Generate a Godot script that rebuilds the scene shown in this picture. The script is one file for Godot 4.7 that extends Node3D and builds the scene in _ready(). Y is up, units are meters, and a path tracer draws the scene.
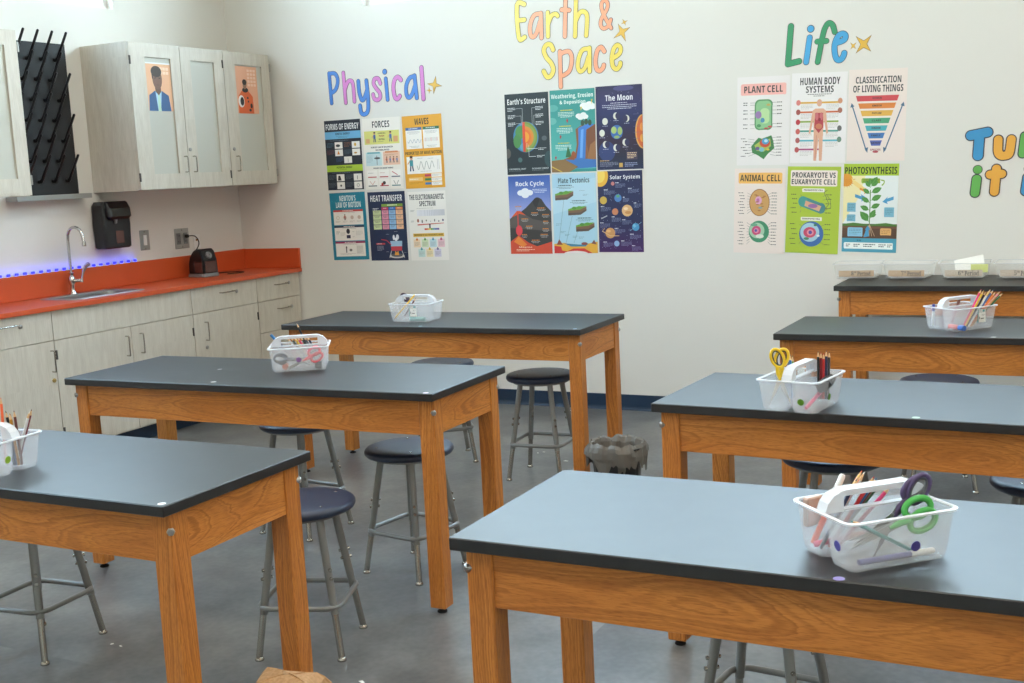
extends Node3D
# A school science room: oak lab tables with black tops, navy stools, pale cabinets with an orange worktop, posters on the walls.
var used := {}
var mats := {}
var rng := RandomNumberGenerator.new()
const TABLE_H := 0.8575
const TABLE_L := 1.8145
const TABLE_W := 0.61
const TOP_T := 0.0294
const CEIL := 4.3

func _ready():
	rng.seed = 11
	set_view()
	make_materials()
	build_room()
	build_ceiling_lights()
	build_base_cabinets()
	build_upper_cabinets()
	build_left_wall_things()
	build_tables()
	build_stools()
	build_posters()
	build_letters()
	build_bins()
	build_caddies()
	build_trays()
	build_scraps()

# ---------------------------------------------------------------- camera, sky, exposure
func set_view():
	var cam := Camera3D.new()
	cam.name = "camera"
	cam.position = Vector3(6.1954, 1.6438, 7.3549)
	cam.rotation_degrees = Vector3(-8.1864, 27.5779, -2.8328)
	cam.fov = 32.18
	cam.near = 0.05
	cam.far = 100.0
	add_child(cam)
	cam.current = true
	var sm := ProceduralSkyMaterial.new()
	sm.sky_top_color = Color(0.54, 0.66, 0.75)
	sm.sky_horizon_color = Color(0.76, 0.84, 0.85)
	sm.sky_curve = 0.25
	sm.ground_horizon_color = Color(0.66, 0.70, 0.72)
	sm.ground_bottom_color = Color(0.35, 0.36, 0.34)
	sm.sun_angle_max = 0.0
	var sky := Sky.new()
	sky.sky_material = sm
	var env := Environment.new()
	env.background_mode = Environment.BG_SKY
	env.sky = sky
	env.background_energy_multiplier = SKY_ENERGY
	env.tonemap_mode = Environment.TONE_MAPPER_LINEAR
	env.tonemap_exposure = EXPOSURE
	env.sdfgi_enabled = true
	env.ssao_enabled = true
	env.ssil_enabled = true
	var we := WorldEnvironment.new()
	we.name = "world_environment"
	we.environment = env
	add_child(we)

const SKY_ENERGY := 66.0
const EXPOSURE := 0.66
const LAMP_ENERGY := 4.4

func build_ceiling_lights():
	for x in [2.7, 5.5, 8.3]:
		for z in [2.7, 5.4, 8.1]:
			var t := thing("ceiling_light", "white framed LED panel in the ceiling", "light", Vector3(x, CEIL, z), 0.0, "LED panels in the ceiling")
			var st := S()
			for sx in [-1, 1]:
				box(st, Vector3(sx * 0.62, -0.012, 0), Vector3(0.03, 0.024, 0.63))
				box(st, Vector3(0, -0.012, sx * 0.315), Vector3(1.27, 0.024, 0.03))
			obj("frame", st, mats.white_metal, t)
			st = S()
			box(st, Vector3(0, -0.006, 0), Vector3(1.21, 0.01, 0.6))
			obj("diffuser", st, mats.lamp_glow, t)
			var l := AreaLight3D.new()
			l.name = "panel_light"
			l.area_size = Vector2(1.2, 0.59)
			l.light_energy = LAMP_ENERGY
			l.light_color = Color(1.0, 0.955, 0.885)
			l.shadow_enabled = true
			if "area_range" in l: l.set("area_range", 14.0)
			if "area_attenuation" in l: l.set("area_attenuation", 2.0)
			l.position = Vector3(0, -0.03, 0)
			l.rotation_degrees = Vector3(-90, 0, 0)
			t.add_child(l)

# ---------------------------------------------------------------- helpers
func S() -> SurfaceTool:
	var st := SurfaceTool.new()
	st.begin(Mesh.PRIMITIVE_TRIANGLES)
	return st

func numbered(n: String) -> String:
	if not used.has(n):
		used[n] = 0
		return n
	used[n] += 1
	return "%s_%03d" % [n, used[n]]

func thing(called: String, label: String, category: String, at := Vector3.ZERO, turn := 0.0, group := "") -> Node3D:
	var o := Node3D.new()
	o.name = numbered(called)
	add_child(o)
	o.position = at
	o.rotation.y = turn
	tag(o, label, category, group)
	return o

func tag(o: Node, label: String, category: String, group := ""):
	o.set_meta("label", label)
	o.set_meta("category", category)
	if group != "": o.set_meta("group", group)

func obj(called: String, st: SurfaceTool, m: Material, parent: Node = null) -> MeshInstance3D:
	var o := MeshInstance3D.new()
	o.mesh = st.commit()
	o.material_override = m
	if parent == null:
		o.name = numbered(called)
		add_child(o)
	else:
		o.name = called
		parent.add_child(o, true)
	return o

func share(called: String, mesh: Mesh, m: Material, parent: Node, xf := Transform3D()) -> MeshInstance3D:
	var o := MeshInstance3D.new()
	o.mesh = mesh
	o.material_override = m
	o.name = called
	o.transform = xf
	parent.add_child(o, true)
	return o

func struct(called: String, st: SurfaceTool, m: Material, label: String) -> MeshInstance3D:
	var o := obj(called, st, m)
	o.set_meta("kind", "structure")
	o.set_meta("label", label)
	return o

func tri(st: SurfaceTool, a: Vector3, b: Vector3, c: Vector3, na: Vector3, nb: Vector3, nc: Vector3, ua := Vector2.ZERO, ub := Vector2.ZERO, uc := Vector2.ZERO):
	var flip: bool = (c - a).cross(b - a).dot(na + nb + nc) < 0.0
	st.set_normal(na); st.set_uv(ua); st.add_vertex(a)
	if flip:
		st.set_normal(nc); st.set_uv(uc); st.add_vertex(c)
		st.set_normal(nb); st.set_uv(ub); st.add_vertex(b)
	else:
		st.set_normal(nb); st.set_uv(ub); st.add_vertex(b)
		st.set_normal(nc); st.set_uv(uc); st.add_vertex(c)

func quad(st: SurfaceTool, a: Vector3, b: Vector3, c: Vector3, d: Vector3, n: Vector3, ua := Vector2.ZERO, ub := Vector2.ZERO, uc := Vector2.ZERO, ud := Vector2.ZERO):
	tri(st, a, b, c, n, n, n, ua, ub, uc)
	tri(st, a, c, d, n, n, n, ua, uc, ud)

# a box with chamfered edges; u runs along its longest side, us = metres per texture width, vs = per texture height, off = shift
func box(st: SurfaceTool, c: Vector3, s: Vector3, ch := 0.0, xf := Transform3D(), us := 1.0, vs := 1.0, off := Vector2.ZERO):
	var h := s * 0.5
	var longest := s.max_axis_index()
	ch = minf(ch, minf(h.x, minf(h.y, h.z)) * 0.9)
	var P := func(v: Vector3): return xf * (c + v)
	var U := func(v: Vector3, axis: int):
		var a := longest
		if axis == longest: a = (axis + 1) % 3
		var b := 3 - axis - a
		return Vector2((v[a] + h[a]) / us, (v[b] + h[b]) / vs) + off
	for axis in 3:
		var a := (axis + 1) % 3
		var b := (axis + 2) % 3
		for sg in [-1.0, 1.0]:
			var n := Vector3.ZERO
			n[axis] = sg
			var q: Array[Vector3] = []
			for k in [[-1, -1], [1, -1], [1, 1], [-1, 1]]:
				var v := Vector3.ZERO
				v[axis] = sg * h[axis]
				v[a] = k[0] * (h[a] - ch)
				v[b] = k[1] * (h[b] - ch)
				q.append(v)
			quad(st, P.call(q[0]), P.call(q[1]), P.call(q[2]), P.call(q[3]), (xf.basis * n).normalized(), U.call(q[0], axis), U.call(q[1], axis), U.call(q[2], axis), U.call(q[3], axis))
	if ch > 0.0:
		for axis in 3:
			var a := (axis + 1) % 3
			var b := (axis + 2) % 3
			for sa in [-1.0, 1.0]:
				for sb in [-1.0, 1.0]:
					var q: Array[Vector3] = []
					for k in [[-1, 0], [1, 0], [1, 1], [-1, 1]]:
						var v := Vector3.ZERO
						v[axis] = k[0] * (h[axis] - ch)
						v[a] = sa * (h[a] - (0.0 if k[1] == 0 else ch))
						v[b] = sb * (h[b] - (ch if k[1] == 0 else 0.0))
						q.append(v)
					var n := Vector3.ZERO
					n[a] = sa
					n[b] = sb
					quad(st, P.call(q[0]), P.call(q[1]), P.call(q[2]), P.call(q[3]), (xf.basis * n).normalized(), U.call(q[0], a), U.call(q[1], a), U.call(q[2], a), U.call(q[3], a))
		for sx in [-1.0, 1.0]:
			for sy in [-1.0, 1.0]:
				for sz in [-1.0, 1.0]:
					var g := Vector3(sx, sy, sz)
					var n: Vector3 = (xf.basis * g).normalized()
					tri(st, P.call(g * (h - Vector3(0, ch, ch))), P.call(g * (h - Vector3(ch, 0, ch))), P.call(g * (h - Vector3(ch, ch, 0))), n, n, n)

func tube(st: SurfaceTool, pts: Array, r, sides := 10, caps := true, closed := false):
	var n := pts.size()
	var rings := []
	var up := Vector3.ZERO
	for i in n:
		var d: Vector3
		if closed:
			d = (pts[(i + 1) % n] - pts[(i - 1 + n) % n]).normalized()
		else:
			d = (pts[mini(i + 1, n - 1)] - pts[maxi(i - 1, 0)]).normalized()
		if i == 0:
			up = d.cross(Vector3.UP if absf(d.y) < 0.9 else Vector3.RIGHT).normalized()
		else:
			up = (up - d * up.dot(d)).normalized()
		var side := d.cross(up)
		var rad: float = r[i] if r is Array else r
		var ring := []
		for k in sides:
			var a := TAU * k / sides
			var nn: Vector3 = up * cos(a) + side * sin(a)
			ring.append([pts[i] + nn * rad, nn])
		rings.append(ring)
	for i in (n if closed else n - 1):
		var A = rings[i]
		var Bq = rings[(i + 1) % n]
		for k in sides:
			var l := (k + 1) % sides
			tri(st, A[k][0], A[l][0], Bq[l][0], A[k][1], A[l][1], Bq[l][1])
			tri(st, A[k][0], Bq[l][0], Bq[k][0], A[k][1], Bq[l][1], Bq[k][1])
	if caps and not closed:
		for e in [0, n - 1]:
			var d: Vector3 = (pts[0] - pts[1]).normalized() if e == 0 else (pts[n - 1] - pts[n - 2]).normalized()
			for k in sides:
				tri(st, pts[e], rings[e][k][0], rings[e][(k + 1) % sides][0], d, d, d)

# profile of [radius, height] turned round the y axis
func lathe(st: SurfaceTool, prof: Array, seg := 20, xf := Transform3D(), flat := false):
	var n := prof.size()
	for i in n - 1:
		var p = prof[i]
		var q = prof[i + 1]
		var t := Vector2(q[0] - p[0], q[1] - p[1])
		if t.length() < 1e-7: continue
		var fn := Vector2(t.y, -t.x).normalized()
		var n0 := fn
		var n1 := fn
		if not flat:
			if i > 0:
				var t0 := Vector2(p[0] - prof[i - 1][0], p[1] - prof[i - 1][1])
				var f0 := Vector2(t0.y, -t0.x).normalized()
				if f0.dot(fn) > 0.5: n0 = (f0 + fn).normalized()
			if i < n - 2:
				var t2 := Vector2(prof[i + 2][0] - q[0], prof[i + 2][1] - q[1])
				var f2 := Vector2(t2.y, -t2.x).normalized()
				if f2.dot(fn) > 0.5: n1 = (f2 + fn).normalized()
		for k in seg:
			var a := TAU * k / seg
			var b := TAU * (k + 1) / seg
			var da := Vector3(cos(a), 0, sin(a))
			var db := Vector3(cos(b), 0, sin(b))
			var y := Vector3.UP
			var A: Vector3 = xf * (da * p[0] + y * p[1])
			var B: Vector3 = xf * (db * p[0] + y * p[1])
			var C: Vector3 = xf * (db * q[0] + y * q[1])
			var D: Vector3 = xf * (da * q[0] + y * q[1])
			var nA: Vector3 = (xf.basis * (da * n0.x + y * n0.y)).normalized()
			var nB: Vector3 = (xf.basis * (db * n0.x + y * n0.y)).normalized()
			var nC: Vector3 = (xf.basis * (db * n1.x + y * n1.y)).normalized()
			var nD: Vector3 = (xf.basis * (da * n1.x + y * n1.y)).normalized()
			if p[0] > 1e-6: tri(st, A, B, C, nA, nB, nC)
			if q[0] > 1e-6: tri(st, A, C, D, nA, nC, nD)

# an outline in the xy plane, given thickness along z from z0 to z1
func prism(st: SurfaceTool, pts: PackedVector2Array, z0: float, z1: float, xf := Transform3D()):
	var idx := Geometry2D.triangulate_polygon(pts)
	var nf: Vector3 = (xf.basis * Vector3(0, 0, 1)).normalized()
	for i in range(0, idx.size(), 3):
		var a := pts[idx[i]]
		var b := pts[idx[i + 1]]
		var c := pts[idx[i + 2]]
		tri(st, xf * Vector3(a.x, a.y, z1), xf * Vector3(b.x, b.y, z1), xf * Vector3(c.x, c.y, z1), nf, nf, nf, a, b, c)
		tri(st, xf * Vector3(a.x, a.y, z0), xf * Vector3(b.x, b.y, z0), xf * Vector3(c.x, c.y, z0), -nf, -nf, -nf, a, b, c)
	var cw := Geometry2D.is_polygon_clockwise(pts)
	for i in pts.size():
		var a := pts[i]
		var b := pts[(i + 1) % pts.size()]
		var t := (b - a).normalized()
		var n2 := Vector2(t.y, -t.x) * (-1.0 if cw else 1.0)
		var n3: Vector3 = (xf.basis * Vector3(n2.x, n2.y, 0)).normalized()
		quad(st, xf * Vector3(a.x, a.y, z0), xf * Vector3(b.x, b.y, z0), xf * Vector3(b.x, b.y, z1), xf * Vector3(a.x, a.y, z1), n3)

func smooth(pts: Array, per := 6) -> Array:
	var out := []
	var n := pts.size()
	for i in n - 1:
		var p0 = pts[maxi(i - 1, 0)]
		var p1 = pts[i]
		var p2 = pts[i + 1]
		var p3 = pts[mini(i + 2, n - 1)]
		for k in per:
			var t := float(k) / per
			out.append(0.5 * ((2.0 * p1) + (p2 - p0) * t + (2.0 * p0 - 5.0 * p1 + 4.0 * p2 - p3) * t * t + (3.0 * p1 - p0 - 3.0 * p2 + p3) * t * t * t))
	out.append(pts[n - 1])
	return out

func rrect(hx: float, hz: float, r: float, seg := 4) -> Array:
	var out := []
	for c in [[1, 1, 0], [-1, 1, 1], [-1, -1, 2], [1, -1, 3]]:
		for k in seg + 1:
			var a: float = (c[2] + float(k) / seg) * PI / 2
			out.append(Vector2(c[0] * (hx - r) + cos(a) * r, c[1] * (hz - r) + sin(a) * r))
	return out

# rings (arrays of Vector3 of equal length) joined in a row
func loft(st: SurfaceTool, rings: Array, cap0 := false, cap1 := false):
	var m: int = rings[0].size()
	for i in rings.size() - 1:
		for k in m:
			var l := (k + 1) % m
			var a: Vector3 = rings[i][k]
			var b: Vector3 = rings[i][l]
			var c: Vector3 = rings[i + 1][l]
			var d: Vector3 = rings[i + 1][k]
			var n := (c - a).cross(b - d)
			if n.length() < 1e-12: continue
			quad(st, a, b, c, d, n.normalized())
	for e in [[cap0, 0], [cap1, rings.size() - 1]]:
		if e[0]:
			var ring = rings[e[1]]
			var mid := Vector3.ZERO
			for p in ring: mid += p
			mid /= m
			var n: Vector3 = (ring[0] - mid).cross(ring[1] - mid).normalized()
			if n.length() < 0.5: n = Vector3.UP
			for k in m: tri(st, mid, ring[k], ring[(k + 1) % m], n, n, n)

func ring_at(r: Array, y: float, cx := 0.0, cz := 0.0) -> Array:
	var out := []
	for p in r: out.append(Vector3(p.x + cx, y, p.y + cz))
	return out

# ---------------------------------------------------------------- materials
func mat(c: Color, rough := 0.6, metal := 0.0, spec := 0.5) -> StandardMaterial3D:
	var m := StandardMaterial3D.new()
	m.albedo_color = c
	m.roughness = rough
	m.metallic = metal
	m.metallic_specular = spec
	return m

func rgb(r: int, g: int, b: int) -> Color:
	return Color8(r, g, b)

func tex(im: Image) -> ImageTexture:
	im.generate_mipmaps()
	return ImageTexture.create_from_image(im)

func noise(sd: int, freq: float, oct := 3) -> FastNoiseLite:
	var n := FastNoiseLite.new()
	n.seed = sd
	n.noise_type = FastNoiseLite.TYPE_SIMPLEX_SMOOTH
	n.frequency = freq
	n.fractal_octaves = oct
	return n

# oak seen on a board 1.8 m long and 0.18 m wide: rings cut by the saw, pores as fine streaks
func wood_image(sd: int, cathedral: float) -> Image:
	var w := 1024
	var h := 128
	var im := Image.create_empty(w, h, false, Image.FORMAT_RGB8)
	var slow := noise(sd, 1.0, 2)
	var fine := noise(sd + 7, 1.0, 2)
	var light := Color8(205, 132, 60)
	var mid := Color8(188, 113, 45)
	var dark := Color8(140, 77, 25)
	for x in w:
		var s := x / float(w) * 1.8
		var d := 0.05 + 0.055 * cathedral * slow.get_noise_2d(s * 1.1, 3.0)
		var sway := 0.04 * slow.get_noise_2d(s * 0.9, 40.0)
		for y in h:
			var t := (y / float(h) - 0.5) * 0.18
			var tt := t + sway + (0.02 if cathedral > 0.3 else 0.14)
			var r := sqrt(tt * tt + d * d) + 0.007 * slow.get_noise_2d(s * 2.2, t * 14.0 + 80.0) + 0.0012 * fine.get_noise_2d(s * 5.0, t * 120.0)
			var q := r / 0.0085 + 1.3 * slow.get_noise_2d(r * 45.0, 7.0)
			var f := fposmod(q, 1.0)
			var year := 0.5 + 0.5 * slow.get_noise_2d(floorf(q) * 3.7, 55.0)
			var late := smoothstep(0.25, 0.85, f) * (1.0 - smoothstep(0.88, 1.0, f)) * clampf(year * 1.3, 0.15, 1.0)
			var streak := fine.get_noise_2d(s * 9.0, t * 700.0)
			var pores := maxf(0.0, fine.get_noise_2d(s * 22.0 + 50.0, t * 1600.0) - 0.1) * 0.8
			var broad := slow.get_noise_2d(s * 2.0, t * 9.0 + 200.0)
			var c := light.lerp(mid, clampf(0.45 + 0.6 * streak + 0.6 * broad, 0.0, 1.0))
			c = c.lerp(dark, clampf(late * 0.62 + pores, 0.0, 0.85))
			im.set_pixel(x, y, c)
	return im

func laminate_image() -> Image:
	var im := Image.create_empty(512, 512, false, Image.FORMAT_RGB8)
	var n := noise(31, 1.0, 3)
	var n2 := noise(77, 1.0, 2)
	for y in 512:
		for x in 512:
			var v := n.get_noise_2d(x * 0.16, y * 0.006) * 0.6 + n.get_noise_2d(x * 0.5, y * 0.02 + 90.0) * 0.5 + n2.get_noise_2d(x * 0.02, y * 0.004) * 0.5
			var c := Color8(212, 206, 194).lerp(Color8(192, 184, 171), clampf(0.42 + v * 0.7, 0.0, 1.0))
			im.set_pixel(x, y, c)
	return im

func floor_image() -> Image:
	var im := Image.create_empty(1024, 1024, false, Image.FORMAT_RGB8)
	var a := noise(5, 0.0045, 3)
	var b := noise(9, 0.02, 3)
	var cc := noise(14, 0.12, 3)
	for y in 1024:
		for x in 1024:
			var v := a.get_noise_2d(x, y) * 0.6 + b.get_noise_2d(x, y) * 0.32 + cc.get_noise_2d(x, y) * 0.22
			im.set_pixel(x, y, Color8(84, 84, 86).lerp(Color8(128, 128, 126), clampf(0.5 + v * 1.0, 0.0, 1.0)))
	return im

func speckle(base: Color, other: Color, amount: float, sd: int, freq: float) -> Image:
	var im := Image.create_empty(256, 256, false, Image.FORMAT_RGB8)
	var n := noise(sd, freq, 3)
	for y in 256:
		for x in 256:
			im.set_pixel(x, y, base.lerp(other, clampf(0.5 + n.get_noise_2d(x, y) * 1.2, 0.0, 1.0) * amount))
	return im

func make_materials():
	mats.wall_paint = mat(rgb(225, 223, 217), 0.75)
	mats.ceiling_paint = mat(rgb(235, 234, 230), 0.85)
	mats.concrete = mat(Color.WHITE, 0.3)
	mats.concrete.albedo_texture = tex(floor_image())
	mats.concrete.uv1_triplanar = true
	mats.concrete.uv1_world_triplanar = true
	mats.concrete.uv1_scale = Vector3(0.22, 0.22, 0.22)
	mats.navy_rubber = mat(rgb(27, 50, 76), 0.4)
	mats.wood = []
	for k in 3:
		var m := mat(Color.WHITE, 0.38)
		m.albedo_texture = tex(wood_image(20 + k * 9, 1.0))
		mats.wood.append(m)
	mats.wood_leg = []
	for k in 2:
		var m := mat(Color.WHITE, 0.38)
		m.albedo_texture = tex(wood_image(70 + k * 5, 0.15))
		mats.wood_leg.append(m)
	mats.epoxy = mat(Color.WHITE, 0.42, 0.0, 0.6)
	mats.epoxy.albedo_texture = tex(speckle(rgb(16, 17, 19), rgb(23, 24, 26), 1.0, 44, 0.03))
	mats.laminate = mat(Color.WHITE, 0.5)
	mats.laminate.albedo_texture = tex(laminate_image())
	mats.orange = mat(rgb(208, 86, 40), 0.4)
	mats.orange.albedo_texture = tex(speckle(rgb(255, 255, 255), rgb(226, 220, 220), 1.0, 61, 0.4))
	mats.orange.uv1_triplanar = true
	mats.orange.uv1_scale = Vector3(4, 4, 4)
	mats.chrome = mat(rgb(205, 205, 205), 0.14, 1.0)
	mats.steel = mat(rgb(172, 172, 170), 0.34, 1.0)
	mats.nickel = mat(rgb(176, 172, 164), 0.25, 1.0)
	mats.brass = mat(rgb(170, 145, 90), 0.3, 1.0)
	mats.dark_steel = mat(rgb(86, 84, 82), 0.4, 0.8)
	mats.stool_grey = mat(rgb(132, 132, 130), 0.36, 0.35)
	mats.navy_seat = mat(rgb(36, 46, 68), 0.4)
	mats.black_plastic = mat(rgb(22, 23, 27), 0.3)
	mats.black_matte = mat(rgb(28, 29, 32), 0.6)
	mats.black_rubber = mat(rgb(20, 20, 20), 0.7)
	mats.white_plastic = mat(rgb(232, 232, 230), 0.35)
	mats.grey_plastic = mat(rgb(120, 122, 124), 0.45)
	mats.white_metal = mat(rgb(238, 238, 236), 0.4)
	mats.lamp_glow = mat(rgb(240, 240, 236), 0.6)
	mats.lamp_glow.emission_enabled = true
	mats.lamp_glow.emission = Color(1.0, 0.97, 0.92)
	mats.lamp_glow.emission_energy_multiplier = 2.0
	mats.led = mat(rgb(60, 70, 255), 0.4)
	mats.led.emission_enabled = true
	mats.led.emission = Color(0.12, 0.14, 1.0)
	mats.led.emission_energy_multiplier = 3.0
	mats.paper_white = mat(rgb(236, 235, 231), 0.8)
	var g := mat(Color(1, 1, 1, 0.08), 0.04)
	g.transparency = BaseMaterial3D.TRANSPARENCY_ALPHA
	mats.window_glass = g
	var cg := mat(Color(0.84, 0.84, 0.80, 0.8), 0.3)
	cg.transparency = BaseMaterial3D.TRANSPARENCY_ALPHA
	mats.cabinet_glass = cg
	var fp := mat(Color(0.94, 0.95, 0.97, 0.22), 0.4)
	fp.transparency = BaseMaterial3D.TRANSPARENCY_ALPHA
	mats.frosted = fp
	var fr := mat(Color(0.95, 0.96, 0.98, 0.55), 0.35)
	fr.transparency = BaseMaterial3D.TRANSPARENCY_ALPHA
	mats.frosted_rim = fr
	var tp := mat(Color(0.96, 0.97, 0.97, 0.1), 0.3)
	tp.transparency = BaseMaterial3D.TRANSPARENCY_ALPHA
	mats.clear_plastic = tp
	mats.dark_window = mat(rgb(92, 62, 58), 0.15)
	mats.amber_tray = mat(rgb(84, 56, 52), 0.15)
	mats.liner = mat(rgb(104, 99, 92), 0.5)
	mats.brown_paper = mat(Color.WHITE, 0.85)
	mats.brown_paper.albedo_texture = tex(speckle(rgb(190, 146, 100), rgb(168, 124, 80), 1.0, 12, 0.08))
	mats.brown_paper.uv1_triplanar = true
	mats.brown_paper.uv1_scale = Vector3(3, 3, 3)
	mats.label_wood = mat(rgb(196, 160, 122), 0.7)
	mats.pencil_wood = mat(rgb(222, 182, 136), 0.7)
	mats.shade = {}

func col(r: int, g: int, b: int, rough := 0.4) -> StandardMaterial3D:
	var k := "%d_%d_%d_%f" % [r, g, b, rough]
	if not mats.shade.has(k): mats.shade[k] = mat(rgb(r, g, b), rough)
	return mats.shade[k]

# ---------------------------------------------------------------- the room
const SILL := 2.87
const HEAD := 4.02
const BACK_WINDOWS := [[1.28, 3.52], [3.64, 5.88], [6.0, 8.24]]
const LEFT_WINDOWS := [[1.15, 3.39], [3.51, 5.75], [5.87, 8.11]]

func build_room():
	var st := S()
	box(st, Vector3(5, -0.1, 5), Vector3(10.4, 0.2, 10.4))
	struct("floor", st, mats.concrete, "polished grey concrete floor")
	st = S()
	box(st, Vector3(5, CEIL + 0.1, 5), Vector3(10.4, 0.2, 10.4))
	struct("ceiling", st, mats.ceiling_paint, "white painted ceiling")
	# back wall, with a row of high windows
	st = S()
	box(st, Vector3(5, SILL / 2, -0.1), Vector3(10.4, SILL, 0.2))
	box(st, Vector3(5, (HEAD + CEIL) / 2, -0.1), Vector3(10.4, CEIL - HEAD, 0.2))
	var x := -0.2
	for w in BACK_WINDOWS + [[10.2, 0]]:
		box(st, Vector3((x + w[0]) / 2, (SILL + HEAD) / 2, -0.1), Vector3(w[0] - x, HEAD - SILL, 0.2))
		x = w[1]
	struct("wall_back", st, mats.wall_paint, "off-white wall carrying the science posters")
	st = S()
	box(st, Vector3(-0.1, SILL / 2, 5), Vector3(0.2, SILL, 10))
	box(st, Vector3(-0.1, (HEAD + CEIL) / 2, 5), Vector3(0.2, CEIL - HEAD, 10))
	x = 0.0
	for w in LEFT_WINDOWS + [[10.0, 0]]:
		box(st, Vector3(-0.1, (SILL + HEAD) / 2, (x + w[0]) / 2), Vector3(0.2, HEAD - SILL, w[0] - x))
		x = w[1]
	struct("wall_left", st, mats.wall_paint, "off-white wall behind the pale cabinets")
	st = S()
	box(st, Vector3(10.1, CEIL / 2, 5), Vector3(0.2, CEIL, 10))
	struct("wall_right", st, mats.wall_paint, "plain off-white wall opposite the cabinets")
	st = S()
	box(st, Vector3(5, CEIL / 2, 10.1), Vector3(10.4, CEIL, 0.2))
	struct("wall_front", st, mats.wall_paint, "plain off-white wall opposite the posters")
	var n := 1
	for w in BACK_WINDOWS:
		window(n, Transform3D(Basis(), Vector3((w[0] + w[1]) / 2, 0, -0.1)), w[1] - w[0], "high window above the posters")
		n += 1
	for w in LEFT_WINDOWS:
		window(n, Transform3D(Basis(Vector3.UP, PI / 2), Vector3(-0.1, 0, (w[0] + w[1]) / 2)), w[1] - w[0], "high window above the cabinets")
		n += 1
	# navy cove base
	cove("baseboard_back", Vector3(0.56, 0, 0), Vector3(10, 0, 0), Vector3(0, 0, 1))
	cove("baseboard_right", Vector3(10, 0, 0), Vector3(10, 0, 10), Vector3(-1, 0, 0))
	cove("baseboard_front", Vector3(0, 0, 10), Vector3(10, 0, 10), Vector3(0, 0, -1))

func cove(called: String, a: Vector3, b: Vector3, out: Vector3):
	var st := S()
	var prof := [[0.0, 0.106], [0.004, 0.104], [0.005, 0.025], [0.008, 0.012], [0.018, 0.002], [0.02, 0.0]]
	for i in prof.size() - 1:
		var p = prof[i]
		var q = prof[i + 1]
		var t := Vector2(q[0] - p[0], q[1] - p[1])
		var nn := (out * -t.y + Vector3.UP * t.x).normalized()
		var u := Vector3.UP
		quad(st, a + out * p[0] + u * p[1], b + out * p[0] + u * p[1], b + out * q[0] + u * q[1], a + out * q[0] + u * q[1], nn)
	struct(called, st, mats.navy_rubber, "navy rubber base along the wall")

func window(n: int, xf: Transform3D, width: float, label: String):
	var root := Node3D.new()
	root.name = "window_%d" % n
	root.set_meta("kind", "structure")
	root.set_meta("label", label)
	add_child(root)
	root.transform = xf
	var h := HEAD - SILL
	var st := S()
	for sx in [-1, 1]:
		box(st, Vector3(sx * (width / 2 - 0.02), SILL + h / 2, 0), Vector3(0.04, h, 0.1))
	for y in [SILL + 0.02, HEAD - 0.02]:
		box(st, Vector3(0, y, 0), Vector3(width - 0.08, 0.04, 0.1))
	obj("window_frame", st, mats.white_metal, root)
	var bays := 3
	for k in range(1, bays):
		st = S()
		box(st, Vector3(-width / 2 + width * k / bays, SILL + h / 2, 0), Vector3(0.035, h - 0.08, 0.08))
		obj("mullion", st, mats.dark_steel, root)
	for k in bays:
		st = S()
		var x := -width / 2 + width * (k + 0.5) / bays
		box(st, Vector3(x, SILL + h / 2, 0), Vector3(width / bays - 0.036, h - 0.08, 0.004))
		obj("pane", st, mats.window_glass, root)

# ---------------------------------------------------------------- cabinets
const FRONT := 0.535

func board(called: String, c: Vector3, s: Vector3, parent: Node, m: Material = null, ch := 0.0015) -> MeshInstance3D:
	var st := S()
	lam(st, c, s, ch)
	return obj(called, st, m if m else mats.laminate, parent)

# laminate with upright grain: u across, v up
func lam(st: SurfaceTool, c: Vector3, s: Vector3, ch := 0.0015):
	var off := Vector2(rng.randf(), rng.randf())
	var h := s * 0.5
	var inner := S()
	for axis in 3:
		var a := (axis + 1) % 3
		var b := (axis + 2) % 3
		for sg in [-1.0, 1.0]:
			var n := Vector3.ZERO
			n[axis] = sg
			var q: Array[Vector3] = []
			var uv: Array[Vector2] = []
			for k in [[-1, -1], [1, -1], [1, 1], [-1, 1]]:
				var v := Vector3.ZERO
				v[axis] = sg * h[axis]
				v[a] = k[0] * h[a]
				v[b] = k[1] * h[b]
				q.append(c + v)
				var across: float = v.z if axis == 0 else v.x
				var along: float = v.y if axis != 1 else v.z
				uv.append(Vector2(across, along) / 0.6 + off)
			quad(st, q[0], q[1], q[2], q[3], n, uv[0], uv[1], uv[2], uv[3])

func pull(parent: Node, at: Vector3, length: float, upright: bool, out := 0.03):
	var st := S()
	var d := Vector3.UP if upright else Vector3(0, 0, 1)
	var o := Vector3(out, 0, 0)
	var a := at - d * length / 2
	var b := at + d * length / 2
	tube(st, smooth([a, a + o * 0.8, a + o + d * 0.012, b + o - d * 0.012, b + o * 0.8, b], 5), 0.0045, 8)
	obj("handle", st, mats.nickel, parent)

func lock(parent: Node, at: Vector3, m: Material = null):
	var st := S()
	var xf := Transform3D(Basis(Vector3(0, 0, 1), -PI / 2), at)
	lathe(st, [[0.013, 0.0], [0.013, 0.006], [0.011, 0.009], [0.006, 0.0095], [0.0, 0.0095]], 16, xf)
	box(st, at + Vector3(0.0098, 0, 0), Vector3(0.002, 0.009, 0.002))
	obj("lock", st, m if m else mats.steel, parent)

func hinge(parent: Node, at: Vector3, m: Material):
	var st := S()
	tube(st, [at + Vector3(0.006, -0.028, 0), at + Vector3(0.006, 0.028, 0)], 0.0065, 8)
	for k in 3: box(st, at + Vector3(0.005, -0.02 + 0.02 * k, 0.0), Vector3(0.004, 0.014, 0.014))
	obj("hinge", st, m, parent)

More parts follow.
